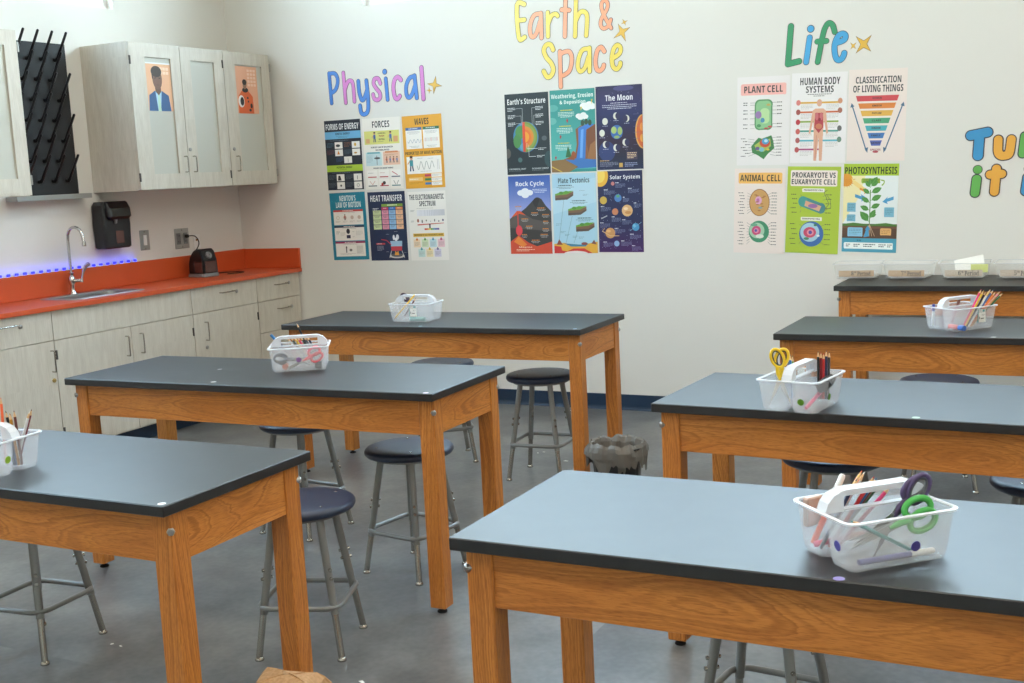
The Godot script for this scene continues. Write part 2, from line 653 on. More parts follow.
# fronts: [kind, y0, y1, z0, z1, handle spec]
func base_unit(label: String, z0: float, z1: float, fronts: Array):
	var t := thing("base_cabinet", label, "cabinet", Vector3(0, 0, (z0 + z1) / 2), 0, "base cabinets under the orange worktop")
	var w := z1 - z0
	var st := S()
	var dp := FRONT - 0.026
	for sg in [-1, 1]: lam(st, Vector3(0.006 + dp / 2, 0.53, sg * (w / 2 - 0.011)), Vector3(dp, 0.85, 0.018))
	lam(st, Vector3(0.006 + dp / 2, 0.114, 0), Vector3(dp, 0.018, w - 0.04))
	lam(st, Vector3(0.012, 0.53, 0), Vector3(0.01, 0.84, w - 0.04))
	obj("carcass", st, mats.laminate, t)
	st = S()
	box(st, Vector3(0.225, 0.0515, 0), Vector3(0.43, 0.103, w - 0.004))
	obj("toe_kick", st, mats.navy_rubber, t)
	for f in fronts:
		var zc: float = (f[3] + f[4]) / 2 - (z0 + z1) / 2
		var part := board(f[0], Vector3(FRONT - 0.01, (f[1] + f[2]) / 2, zc), Vector3(0.02, f[2] - f[1] - 0.004, f[4] - f[3] - 0.006), t)
		for g in f[5]:
			var z: float = g[2] - (z0 + z1) / 2
			match g[0]:
				"pull": pull(part, Vector3(FRONT, g[1], z), 0.125, true)
				"bar": pull(part, Vector3(FRONT, g[1], z), 0.13, false)
				"lock": lock(part, Vector3(FRONT, g[1], z))
				"brass": lock(part, Vector3(FRONT, g[1], z), mats.brass)
				"hinge": hinge(part, Vector3(FRONT - 0.004, g[1], z), mats.dark_steel)

func build_base_cabinets():
	var top := 0.956
	var mid := 0.778
	base_unit("pale base cabinet of three drawers next to the poster wall", 0.012, 0.522, [
		["drawer", mid, top, 0.012, 0.522, [["bar", 0.888, 0.25], ["lock", 0.887, 0.145]]],
		["drawer", 0.545, mid, 0.012, 0.522, [["bar", 0.706, 0.235], ["lock", 0.704, 0.132]]],
		["drawer", 0.115, 0.545, 0.012, 0.522, [["bar", 0.47, 0.235], ["lock", 0.468, 0.132]]]])
	base_unit("pale base cabinet with one drawer and door below the pencil sharpener", 0.522, 1.213, [
		["drawer", mid, top, 0.522, 1.213, [["bar", 0.896, 0.86], ["lock", 0.888, 0.748]]],
		["door", 0.115, mid, 0.522, 1.213, [["pull", 0.648, 1.10], ["lock", 0.535, 1.10], ["hinge", 0.68, 0.531], ["hinge", 0.22, 0.531]]]])
	base_unit("pale double-door base cabinet below the sink", 1.213, 2.408, [
		["false_front", mid, top, 1.213, 2.408, []],
		["door", 0.115, mid, 1.213, 1.79, [["pull", 0.658, 1.715], ["hinge", 0.66, 1.222], ["hinge", 0.22, 1.222]]],
		["door", 0.115, mid, 1.79, 2.408, [["pull", 0.658, 1.842], ["hinge", 0.69, 2.399], ["hinge", 0.22, 2.399]]]])
	base_unit("pale base cabinet with brass door lock beside the sink cabinet", 2.408, 3.09, [
		["drawer", mid, top, 2.408, 3.09, [["bar", 0.905, 2.745], ["lock", 0.893, 2.638]]],
		["door", 0.115, mid, 2.408, 3.09, [["pull", 0.657, 2.44], ["brass", 0.541, 2.437], ["hinge", 0.69, 3.081]]]])
	# orange worktop with the sink cut out, back and end splash
	var t := thing("worktop", "orange-red worktop with upstand running along the cabinets", "worktop", Vector3(0, 0, 0))
	var st := S()
	var d := 0.562
	var y0 := 0.957
	var y1 := 0.986
	var sx := [0.14, 0.43]
	var sz := [1.55, 2.12]
	var yc := (y0 + y1) / 2
	box(st, Vector3(d / 2 + 0.003, yc, (0.004 + sz[0]) / 2), Vector3(d - 0.006, y1 - y0, sz[0] - 0.002), 0.002)
	box(st, Vector3(d / 2 + 0.003, yc, (sz[1] + 3.15) / 2), Vector3(d - 0.006, y1 - y0, 3.15 - sz[1]), 0.002)
	box(st, Vector3(sx[0] / 2 + 0.003, yc, (sz[0] + sz[1]) / 2), Vector3(sx[0] - 0.006, y1 - y0, sz[1] - sz[0]))
	box(st, Vector3((sx[1] + d) / 2, yc, (sz[0] + sz[1]) / 2), Vector3(d - sx[1], y1 - y0, sz[1] - sz[0]))
	obj("counter_slab", st, mats.orange, t)
	st = S()
	box(st, Vector3(0.014, 1.064, 1.577), Vector3(0.018, 0.154, 3.146), 0.002)
	obj("back_splash", st, mats.orange, t)
	st = S()
	box(st, Vector3(0.292, 1.063, 0.013), Vector3(0.534, 0.152, 0.018), 0.002)
	obj("end_splash", st, mats.orange, t)
	# steel sink
	var s := thing("sink", "steel drop-in sink basin set into the orange worktop", "sink", Vector3((sx[0] + sx[1]) / 2, 0.986, (sz[0] + sz[1]) / 2))
	var hx: float = (sx[1] - sx[0]) / 2
	var hz: float = (sz[1] - sz[0]) / 2
	st = S()
	loft(st, [ring_at(rrect(hx + 0.025, hz + 0.025, 0.05), 0.0005), ring_at(rrect(hx + 0.02, hz + 0.02, 0.05), 0.006), ring_at(rrect(hx - 0.012, hz - 0.012, 0.045), 0.006), ring_at(rrect(hx - 0.02, hz - 0.02, 0.045), -0.002)])
	obj("rim", st, mats.steel, s)
	st = S()
	loft(st, [ring_at(rrect(hx - 0.02, hz - 0.02, 0.045), -0.002), ring_at(rrect(hx - 0.03, hz - 0.03, 0.05), -0.15), ring_at(rrect(hx - 0.06, hz - 0.06, 0.05), -0.165)], false, true)
	obj("basin", st, mats.steel, s)
	st = S()
	lathe(st, [[0.0, -0.162], [0.03, -0.162], [0.036, -0.1645]], 16)
	obj("drain", st, mats.chrome, s)

func upper_unit(label: String, z0: float, z1: float, doors: Array):
	var t := thing("wall_cabinet", label, "cabinet", Vector3(0, 0, (z0 + z1) / 2), 0, "pale wall cabinets with glazed doors")
	var y0 := 1.636
	var y1 := 2.598
	var dp := 0.41
	var zc := (z0 + z1) / 2
	var w := z1 - z0 - 0.002
	var st := S()
	for sg in [-1, 1]: lam(st, Vector3(dp / 2 + 0.001, (y0 + y1) / 2, sg * (w / 2 - 0.009)), Vector3(dp, y1 - y0, 0.018))
	for y in [y0 + 0.009, y1 - 0.009]: lam(st, Vector3(dp / 2 + 0.001, y, 0), Vector3(dp, 0.018, w - 0.036))
	lam(st, Vector3(0.007, (y0 + y1) / 2, 0), Vector3(0.012, y1 - y0 - 0.036, w - 0.036))
	obj("carcass", st, mats.laminate, t)
	board("shelf", Vector3(0.19, 2.1, 0), Vector3(0.34, 0.018, w - 0.04), t)
	for d in doors:
		var a: float = d[0] - zc
		var b: float = d[1] - zc
		var m := (a + b) / 2
		var x := dp + 0.012
		var g := [d[2] - zc, d[3] - zc, 1.74, 2.506]
		st = S()
		var ya := y0 + 0.004
		var yb := y1 - 0.004
		lam(st, Vector3(x, (ya + yb) / 2, (a + g[0]) / 2 + 0.0015), Vector3(0.02, yb - ya, g[0] - a - 0.003))
		lam(st, Vector3(x, (ya + yb) / 2, (b + g[1]) / 2 - 0.0015), Vector3(0.02, yb - ya, b - g[1] - 0.003))
		lam(st, Vector3(x, (ya + g[2]) / 2, (g[0] + g[1]) / 2), Vector3(0.02, g[2] - ya, g[1] - g[0]))
		lam(st, Vector3(x, (yb + g[3]) / 2, (g[0] + g[1]) / 2), Vector3(0.02, yb - g[3], g[1] - g[0]))
		var door := obj("door", st, mats.laminate, t)
		st = S()
		box(st, Vector3(x - 0.004, (g[2] + g[3]) / 2, (g[0] + g[1]) / 2), Vector3(0.004, g[3] - g[2], g[1] - g[0]))
		obj("glass_pane", st, mats.cabinet_glass, door)
		for h in d[4]:
			var z: float = h[2] - zc
			match h[0]:
				"pull": pull(door, Vector3(x + 0.01, h[1], z), 0.105, true)
				"lock": lock(door, Vector3(x + 0.01, h[1], z))
				"hinge": hinge(door, Vector3(x + 0.004, h[1], z), mats.dark_steel)
				"shine": hinge(door, Vector3(x + 0.004, h[1], z), mats.steel)

func build_upper_cabinets():
	upper_unit("pale two-door glazed wall cabinet with the blue-suit portrait", 0.569, 1.482, [
		[1.009, 1.482, 1.102, 1.342, [["pull", 1.80, 1.047], ["hinge", 2.48, 1.476], ["hinge", 1.72, 1.476]]],
		[0.569, 1.009, 0.669, 0.909, [["pull", 1.80, 0.962], ["lock", 1.90, 0.985], ["hinge", 2.5, 0.578], ["hinge", 1.72, 0.578]]]])
	upper_unit("pale single-door glazed wall cabinet with the orange-spacesuit portrait", 0.052, 0.569, [
		[0.052, 0.569, 0.146, 0.445, [["pull", 1.795, 0.502], ["lock", 1.90, 0.525], ["shine", 2.5, 0.05], ["shine", 1.72, 0.05]]]])
	upper_unit("pale glazed wall cabinet beside the black drying rack", 2.36, 3.248, [
		[2.36, 2.804, 2.452, 2.712, [["shine", 2.5, 2.357], ["shine", 1.73, 2.357]]],
		[2.804, 3.248, 2.896, 3.156, []]])
	# prints behind the glazing
	flat_print("portrait_print", "print of a man in a blue suit on cabinet glass", "poster", portrait_suit(), Vector3(0.4215, 2.316, 1.225), Vector2(0.245, 0.318), PI / 2)
	flat_print("portrait_print", "print of an astronaut in an orange suit on cabinet glass", "poster", portrait_astronaut(), Vector3(0.4215, 2.328, 0.325), Vector2(0.258, 0.34), PI / 2)

func flat_print(called: String, label: String, category: String, im: Image, at: Vector3, size: Vector2, turn: float, tilt := 0.0, group := "", rough := 0.45) -> MeshInstance3D:
	var st := S()
	var h := size / 2
	var t := 0.0012
	quad(st, Vector3(-h.x, -h.y, t), Vector3(h.x, -h.y, t), Vector3(h.x, h.y, t), Vector3(-h.x, h.y, t), Vector3(0, 0, 1), Vector2(0, 1), Vector2(1, 1), Vector2(1, 0), Vector2(0, 0))
	var e := Vector2(0.005, 0.005)
	quad(st, Vector3(-h.x, -h.y, 0), Vector3(h.x, -h.y, 0), Vector3(h.x, h.y, 0), Vector3(-h.x, h.y, 0), Vector3(0, 0, -1), e, e, e, e)
	for s in [-1.0, 1.0]:
		quad(st, Vector3(-h.x, s * h.y, 0), Vector3(h.x, s * h.y, 0), Vector3(h.x, s * h.y, t), Vector3(-h.x, s * h.y, t), Vector3(0, s, 0), e, e, e, e)
		quad(st, Vector3(s * h.x, -h.y, 0), Vector3(s * h.x, h.y, 0), Vector3(s * h.x, h.y, t), Vector3(s * h.x, -h.y, t), Vector3(s, 0, 0), e, e, e, e)
	var m := mat(Color.WHITE, rough)
	m.albedo_texture = tex(im)
	var o := obj(called, st, m)
	o.transform = Transform3D(Basis(Vector3.UP, turn) * Basis(Vector3(0, 0, 1), tilt), at)
	tag(o, label, category, group)
	return o

# ---------------------------------------------------------------- things on the cabinet wall and worktop
func build_left_wall_things():
	# faucet
	var t := thing("faucet", "chrome gooseneck faucet with a wrist-blade lever at the sink", "faucet", Vector3(0.075, 0.986, 1.81))
	var st := S()
	lathe(st, [[0.0, 0.0], [0.027, 0.0], [0.027, 0.006], [0.018, 0.014], [0.014, 0.03], [0.014, 0.062], [0.022, 0.072], [0.024, 0.09], [0.022, 0.108], [0.014, 0.118], [0.012, 0.128], [0.016, 0.132], [0.016, 0.142], [0.0, 0.145]], 20)
	obj("body", st, mats.chrome, t)
	st = S()
	var arc := [Vector3(0, 0.14, 0), Vector3(0, 0.345, 0)]
	for k in range(1, 10):
		var a := PI - PI * k / 9.0 * 0.94
		arc.append(Vector3(0.068 + 0.068 * cos(a), 0.365 + 0.072 * sin(a), 0))
	arc.append(Vector3(0.142, 0.335, 0))
	tube(st, arc, 0.0095, 12)
	obj("gooseneck", st, mats.chrome, t)
	st = S()
	lathe(st, [[0.0, 0.0], [0.013, 0.0], [0.014, 0.012], [0.011, 0.03], [0.0, 0.03]], 14, Transform3D(Basis(), Vector3(0.142, 0.312, 0)))
	obj("aerator", st, mats.chrome, t)
	st = S()
	tube(st, [Vector3(0.01, 0.088, 0), Vector3(0.045, 0.086, -0.04)], 0.011, 10)
	tube(st, smooth([Vector3(0.045, 0.075, -0.04), Vector3(0.048, 0.11, -0.046), Vector3(0.058, 0.15, -0.055), Vector3(0.075, 0.18, -0.062), Vector3(0.098, 0.195, -0.068)], 4), [0.012, 0.011, 0.009, 0.008, 0.008, 0.008, 0.008, 0.009, 0.010, 0.011, 0.012, 0.013, 0.013, 0.014, 0.014, 0.013, 0.008], 10)
	obj("lever", st, mats.chrome, t)
	# soap dispenser
	var d := thing("soap_dispenser", "black wall-mounted soap dispenser above the worktop", "dispenser", Vector3(0.002, 1.256, 1.405))
	st = S()
	var rings := []
	for q in [[0.0, 0.11, 0.03, 0.05], [0.01, 0.118, 0.0, 0.058], [0.16, 0.126, 0.0, 0.058], [0.29, 0.122, 0.0, 0.056], [0.316, 0.108, 0.0, 0.05]]:
		rings.append(ring_at(rrect(q[3], q[1], 0.02, 3), q[0], 0.058))
	loft(st, rings, true, true)
	obj("housing", st, mats.black_plastic, d)
	st = S()
	# the hood leans out over the hand space
	loft(st, [ring_at(rrect(0.02, 0.085, 0.015, 3), 0.195, 0.125), ring_at(rrect(0.028, 0.1, 0.02, 3), 0.215, 0.13), ring_at(rrect(0.024, 0.104, 0.02, 3), 0.27, 0.124), ring_at(rrect(0.01, 0.098, 0.008, 3), 0.31, 0.112)], true, true)
	obj("hood", st, mats.black_plastic, d)
	st = S()
	lathe(st, [[0.0, 0.0], [0.008, 0.0], [0.012, 0.02], [0.014, 0.03], [0.0, 0.03]], 12, Transform3D(Basis(), Vector3(0.128, 0.168, 0.03)))
	obj("nozzle", st, mats.grey_plastic, d)
	st = S()
	box(st, Vector3(0.1165, 0.075, -0.01), Vector3(0.005, 0.085, 0.07), 0.002)
	obj("level_window", st, mats.dark_window, d)
	st = S()
	box(st, Vector3(0.1475, 0.262, -0.005), Vector3(0.001, 0.007, 0.035))
	box(st, Vector3(0.1475, 0.262, 0.024), Vector3(0.001, 0.012, 0.011))
	obj("maker_mark", st, mats.white_plastic, d)
	# light switch, socket, data jack
	var sw := thing("light_switch", "steel switch plate with a white rocker by the soap dispenser", "switch", Vector3(0.001, 1.285, 1.055))
	plate(sw, 0.092, 0.142)
	st = S()
	box(st, Vector3(0.007, 0, 0), Vector3(0.005, 0.072, 0.032), 0.0015)
	obj("rocker", st, mats.white_plastic, sw)
	var so := thing("wall_socket", "steel double socket plate with the sharpener plugged in", "socket", Vector3(0.001, 1.27, 0.68))
	plate(so, 0.148, 0.148)
	for z in [-0.036, 0.036]:
		st = S()
		box(st, Vector3(0.006, 0, z), Vector3(0.004, 0.082, 0.04), 0.0015)
		var o := obj("receptacle", st, mats.grey_plastic, so)
		st = S()
		for y in [-0.022, 0.022]:
			for k in [-0.007, 0.007]: box(st, Vector3(0.0082, y, z + k), Vector3(0.001, 0.011, 0.003))
		obj("slots", st, mats.black_rubber, o)
	var ja := thing("data_jack", "small white wall plate with a brown jack beside the socket", "wall plate", Vector3(0.001, 1.235, 0.525))
	st = S()
	box(st, Vector3(0.003, 0, 0), Vector3(0.006, 0.11, 0.07), 0.002)
	obj("plate", st, mats.white_plastic, ja)
	st = S()
	box(st, Vector3(0.008, 0.014, 0), Vector3(0.006, 0.014, 0.024), 0.001)
	obj("jack", st, col(150, 104, 52), ja)
	# pencil sharpener, its plug and cord
	var p := thing("pencil_sharpener", "black electric pencil sharpener on the orange worktop", "sharpener", Vector3(0.17, 0.9865, 0.665), deg_to_rad(-8))
	p.scale = Vector3(1.22, 1.25, 1.22)
	st = S()
	loft(st, [ring_at(rrect(0.075, 0.062, 0.02), 0.0), ring_at(rrect(0.077, 0.064, 0.02), 0.004), ring_at(rrect(0.074, 0.061, 0.02), 0.02)], true, true)
	obj("base", st, mats.grey_plastic, p)
	st = S()
	var prof := PackedVector2Array([Vector2(-0.066, 0.02), Vector2(0.07, 0.02), Vector2(0.066, 0.1), Vector2(0.046, 0.152), Vector2(0.03, 0.163), Vector2(0.008, 0.163), Vector2(-0.02, 0.15), Vector2(-0.048, 0.12), Vector2(-0.063, 0.08)])
	prism(st, prof, -0.05, 0.05)
	for s in [-1, 1]:
		var inset := PackedVector2Array()
		for v in prof: inset.append((v - Vector2(0, 0.09)) * 0.93 + Vector2(0, 0.0895))
		prism(st, inset, minf(s * 0.05, s * 0.056), maxf(s * 0.05, s * 0.056))
	obj("body", st, mats.black_plastic, p)
	st = S()
	box(st, Vector3(0.0665, 0.058, 0), Vector3(0.014, 0.068, 0.084), 0.004)
	obj("shavings_tray", st, mats.amber_tray, p)
	st = S()
	box(st, Vector3(0.025, 0.058, 0.0515), Vector3(0.07, 0.068, 0.013), 0.004)
	obj("side_window", st, mats.amber_tray, p)
	st = S()
	lathe(st, [[0.0, 0.001], [0.006, 0.001], [0.007, 0.004], [0.02, 0.006], [0.022, 0.0], [0.022, -0.004]], 18, Transform3D(Basis(Vector3(0, 0, 1), -deg_to_rad(66)), Vector3(0.058, 0.126, 0)))
	obj("pencil_port", st, mats.grey_plastic, p)
	var c := thing("power_cord", "black cord from the socket to the pencil sharpener", "cord", Vector3.ZERO)
	st = S()
	tube(st, smooth([Vector3(0.03, 1.285, 0.645), Vector3(0.07, 1.28, 0.61), Vector3(0.09, 1.22, 0.6), Vector3(0.07, 1.13, 0.66), Vector3(0.065, 1.05, 0.68), Vector3(0.07, 1.0, 0.655), Vector3(0.08, 0.992, 0.56), Vector3(0.11, 0.991, 0.46), Vector3(0.2, 0.991, 0.36), Vector3(0.29, 0.991, 0.36), Vector3(0.31, 0.991, 0.44), Vector3(0.27, 0.991, 0.52)], 6), 0.0038, 7)
	obj("cable", st, mats.black_rubber, c)
	st = S()
	box(st, Vector3(0.022, 1.285, 0.645), Vector3(0.03, 0.024, 0.026), 0.006)
	obj("plug", st, mats.black_rubber, c)
	# blue LED strip along the upstand
	var l := thing("led_strip", "strip of glowing blue LEDs lying along the orange upstand", "light strip", Vector3(0.012, 1.1415, 0))
	st = S()
	box(st, Vector3(0, 0.0015, 1.93), Vector3(0.01, 0.003, 1.6))
	obj("tape", st, mats.white_plastic, l)
	for k in 25:
		st = S()
		box(st, Vector3(0.001, 0.011, 1.175 + 0.0632 * k), Vector3(0.012, 0.016, 0.026), 0.003)
		obj("led", st, mats.led, l)
	for k in 4:
		var a := AreaLight3D.new()
		a.name = "led_light"
		a.area_size = Vector2(0.38, 0.012)
		a.light_energy = 0.013
		a.light_color = Color(0.10, 0.13, 1.0)
		a.shadow_enabled = true
		a.position = Vector3(0.012, 0.023, 1.36 + 0.4 * k)
		a.rotation = Vector3(deg_to_rad(65), PI / 2, 0)
		l.add_child(a)
	# peg drying rack
	var r := thing("drying_rack", "black pegboard drying rack hung between the wall cabinets", "drying rack", Vector3(0.002, 0, 0))
	st = S()
	box(st, Vector3(0.008, 2.12, 1.885), Vector3(0.016, 0.966, 0.53), 0.003)
	obj("panel", st, mats.black_matte, r)
	for row in 7:
		for k in 4:
			var base := Vector3(0.016, 2.497 - 0.129 * row, (1.715 if row % 2 == 0 else 1.772) + 0.112 * k)
			st = S()
			tube(st, [base, base + Vector3(0.018, 0.0, 0), base + Vector3(0.03, 0.012, 0), base + Vector3(0.125, 0.16, 0), base + Vector3(0.128, 0.165, 0)], [0.014, 0.013, 0.0095, 0.0085, 0.005], 7)
			obj("peg", st, mats.black_plastic, r)
	st = S()
	box(st, Vector3(0.055, 1.607, 1.9), Vector3(0.1, 0.003, 0.6))
	for x in [0.006, 0.104]: box(st, Vector3(x, 1.622, 1.9), Vector3(0.003, 0.03, 0.6))
	for z in [1.6, 2.2]: box(st, Vector3(0.055, 1.62, z), Vector3(0.1, 0.028, 0.004))
	obj("drip_trough", st, mats.steel, r)

func plate(parent: Node, w: float, h: float):
	var st := S()
	box(st, Vector3(0.002, 0, 0), Vector3(0.004, h, w), 0.0018)
	obj("plate", st, mats.steel, parent)
	st = S()
	for y in [-0.42, 0.42]: lathe(st, [[0.0, 0.0], [0.004, 0.0], [0.003, 0.0015], [0.0, 0.0018]], 10, Transform3D(Basis(Vector3(0, 0, 1), -PI / 2), Vector3(0.004, y * h, 0)))
	obj("screws", st, mats.nickel, parent)

# ---------------------------------------------------------------- tables
func lab_table(label: String, at: Vector2, turn: float, h := TABLE_H, length := TABLE_L, dots := []) -> Node3D:
	var t := thing("lab_table", label, "table", Vector3(at.x, 0, at.y), turn, "oak lab tables with black tops")
	var st := S()
	box(st, Vector3(0, h - TOP_T / 2, 0), Vector3(length, TOP_T, TABLE_W), 0.0025, Transform3D(), 1.0, 1.0, Vector2(rng.randf(), rng.randf()))
	obj("tabletop", st, mats.epoxy, t)
	var s := 0.065
	var under := h - TOP_T
	var lx := length / 2 - 0.019 - s / 2
	var lz := TABLE_W / 2 - 0.039 - s / 2
	var ah := 0.138
	for sg in [-1, 1]:
		st = S()
		box(st, Vector3(0, under - ah / 2, sg * (lz + s / 2 - 0.018)), Vector3(lx * 2 - s + 0.002, ah, 0.022), 0.0012, Transform3D(), 1.8, 0.18, Vector2(rng.randf() * 0.05, rng.randf() * 0.34))
		obj("apron", st, mats.wood[rng.randi() % 3], t)
		st = S()
		box(st, Vector3(sg * (lx + s / 2 - 0.016), under - ah / 2, 0), Vector3(0.022, ah, lz * 2 - s + 0.002), 0.0012, Transform3D(), 1.8, 0.18, Vector2(rng.randf() * 0.6, rng.randf() * 0.34))
		obj("apron", st, mats.wood[rng.randi() % 3], t)
	for sx in [-1, 1]:
		for sz in [-1, 1]:
			st = S()
			box(st, Vector3(sx * lx, (under + 0.022) / 2, sz * lz), Vector3(s, under - 0.022, s), 0.003, Transform3D(), 1.8, 0.18, Vector2(rng.randf() * 0.5, rng.randf() * 0.65))
			var leg := obj("leg", st, mats.wood_leg[rng.randi() % 2], t)
			st = S()
			var out := Vector3(sx, 0, sz).normalized()
			var at3 := Vector3(sx * (lx + s / 2 - 0.004), under - 0.05, sz * (lz + s / 2 - 0.004))
			var b := Basis(out.cross(Vector3.UP), out, Vector3.UP).orthonormalized()
			lathe(st, [[0.0, -0.004], [0.0105, -0.004], [0.011, 0.007], [0.008, 0.0105], [0.0, 0.011]], 6, Transform3D(b, at3), true)
			obj("bolt", st, mats.steel, leg)
			st = S()
			lathe(st, [[0.0, 0.0], [0.019, 0.0], [0.019, 0.005], [0.012, 0.009], [0.008, 0.01], [0.008, 0.022], [0.0, 0.022]], 14, Transform3D(Basis(), Vector3(sx * lx, 0, sz * lz)))
			obj("glide", st, mats.black_rubber, leg)
	for d in dots:
		st = S()
		lathe(st, [[d[2], h], [d[2], h + 0.0004], [0.0, h + 0.0006]], 18, Transform3D(Basis(), Vector3(d[0], 0, d[1])))
		var o := obj("dot_sticker", st, d[3], t)
		o.set_meta("label", d[4])
	return t

func build_tables():
	var pale := col(226, 222, 220)
	lab_table("oak lab table with black top under the purple-dotted caddy", Vector2(5.7988, 4.8992), 0.0051, TABLE_H, TABLE_L, [[-0.068, 0.293, 0.011, col(150, 140, 205), "lilac dot sticker"]])
	lab_table("oak lab table with black top under the caddy of dark coloured pencils", Vector2(3.1673, 4.9154), 0.0002, TABLE_H, TABLE_L, [[0.884, 0.284, 0.011, pale, "white dot sticker"]])
	lab_table("oak lab table with black top under the caddy with pink scissors", Vector2(3.0572, 3.4663), 0.0269, TABLE_H, TABLE_L, [[0.872, 0.288, 0.011, col(222, 205, 220), "pale pink dot sticker"], [-0.14, 0.25, 0.012, pale, "white dot sticker"], [-0.33, -0.02, 0.01, col(150, 150, 152), "grey worn sticker"]])
	lab_table("oak lab table with black top under the caddy holding a yellow pencil", Vector2(2.9159, 1.8063), 0.0158, TABLE_H, TABLE_L, [[0.87, 0.28, 0.011, col(160, 180, 205), "pale blue dot sticker"], [-0.02, 0.275, 0.011, col(150, 185, 200), "pale blue dot sticker"]])
	lab_table("oak lab table with black top under the caddy with yellow scissors", Vector2(5.726, 3.4599), -0.0468, TABLE_H, TABLE_L, [[-0.06, 0.283, 0.012, col(170, 190, 160), "pale green dot sticker"]])
	lab_table("oak lab table with black top under the caddy with a fan of pencils", Vector2(5.6946, 1.7999), 0.0008, TABLE_H, TABLE_L, [[0.02, 0.283, 0.011, col(190, 190, 188), "grey dot sticker"]])
	lab_table("taller oak table against the poster wall carrying clear paper trays", Vector2(5.648, 0.325), 0.0, 0.915)

# ---------------------------------------------------------------- stools
func make_stool(label: String, at: Vector2, turn: float) -> Node3D:
	return thing("lab_stool", label, "stool", Vector3(at.x, 0, at.y), turn, "navy lab stools")

var stool_parts := []

func stool_shapes():
	var st := S()
	lathe(st, [[0.0, 0.500], [0.172, 0.500], [0.181, 0.503], [0.1865, 0.511], [0.1865, 0.521], [0.181, 0.529], [0.168, 0.533], [0.10, 0.5345], [0.0, 0.535]], 40)
	stool_parts.append(["seat", st.commit(), mats.navy_seat, Transform3D(), ""])
	st = S()
	for k in 4:
		var a := PI / 4 + PI / 2 * k
		lathe(st, [[0.0055, 0.532], [0.005, 0.5355], [0.0, 0.5365]], 10, Transform3D(Basis(), Vector3(cos(a) * 0.135, 0.0, sin(a) * 0.135)))
	stool_parts.append(["rivets", st.commit(), mats.nickel, Transform3D(), "seat"])
	st = S()
	lathe(st, [[0.11, 0.502], [0.11, 0.488], [0.15, 0.488], [0.15, 0.502]], 28)
	stool_parts.append(["seat_plate", st.commit(), mats.stool_grey, Transform3D(), ""])
	# one leg, standing at +x +z, and its pieces
	var d := Vector3(1, 0, 1).normalized()
	var top := d * 0.118 + Vector3(0, 0.497, 0)
	var foot := d * 0.209 + Vector3(0, 0.012, 0)
	var leg := S()
	var at := func(y: float): return top.lerp(foot, (0.497 - y) / 0.485)
	tube(leg, [top, at.call(0.16)], 0.0145, 12)
	var low := S()
	tube(low, [at.call(0.165), foot], 0.0118, 12)
	var glide := S()
	lathe(glide, [[0.0, 0.0], [0.0155, 0.0], [0.0165, 0.004], [0.0135, 0.011], [0.009, 0.016], [0.0, 0.017]], 14, Transform3D(Basis(), Vector3(foot.x, 0, foot.z)))
	var bolts := S()
	for y in [0.315, 0.285]:
		var p: Vector3 = at.call(y)
		var side := Vector3(d.z, 0, -d.x)
		tube(bolts, [p + d * 0.012, p + d * 0.0205], 0.0062, 8)
		tube(bolts, [p - d * 0.0205, p - d * 0.012], 0.0055, 8)
	stool_parts.append(["leg", leg.commit(), mats.stool_grey, low.commit(), glide.commit(), bolts.commit()])
	st = S()
	var ring := []
	var ry := 0.185
	var rr: float = (at.call(ry) as Vector3).length()
	rr = Vector2(at.call(ry).x, at.call(ry).z).length()
	for v in rrect(rr * 0.7071 + 0.021, rr * 0.7071 + 0.021, 0.055, 5): ring.append(Vector3(v.x, ry, v.y))
	tube(st, ring, 0.0098, 10, false, true)
	stool_parts.append(["foot_ring", st.commit(), mats.stool_grey, Transform3D(), ""])

func build_stools():
	stool_shapes()
	for s in [
		["navy stool at the stickered end of the table with dark coloured pencils", 3.634, 4.109, 20.0],
		["navy stool at the free end of the table with pink scissors", 3.56, 3.283, -10.0],
		["navy stool midway along the table with pink scissors", 2.747, 2.962, -5.0],
		["navy stool next to the grey-lined wastebasket", 3.42, 1.73, 4.0, 1.06],
		["navy stool midway along the table with the yellow pencil caddy", 2.70, 1.555, 38.0, 1.08],
		["navy stool midway along the table with dark coloured pencils", 2.677, 4.472, 5.0],
		["navy stool beside the purple-dotted caddy's table", 5.345, 4.32, -5.0],
		["navy stool behind the table with yellow scissors, beside its caddy", 5.266, 3.08, 24.0, 1.07],
		["navy stool behind the table with yellow scissors, away from its caddy", 5.99, 3.15, 10.0, 1.03],
		["navy stool behind the table with the fan of pencils", 5.40, 1.34, 16.0]]:
		var t := make_stool(s[0], Vector2(s[1], s[2]), deg_to_rad(s[3]))
		var seat: Node = null
		if s.size() > 4: t.scale.y = s[4]
		for p in stool_parts:
			if p[0] == "leg":
				for k in 4:
					var xf := Transform3D(Basis(Vector3.UP, PI / 2 * k), Vector3.ZERO)
					var leg := share("leg", p[1], p[2], t, xf)
					share("lower_leg", p[3], mats.nickel, leg)
					share("glide", p[4], mats.nickel, leg)
					share("bolts", p[5], mats.nickel, leg)
			elif p[4] == "seat":
				share(p[0], p[1], p[2], seat)
			else:
				var o := share(p[0], p[1], p[2], t, p[3])
				if p[0] == "seat": seat = o

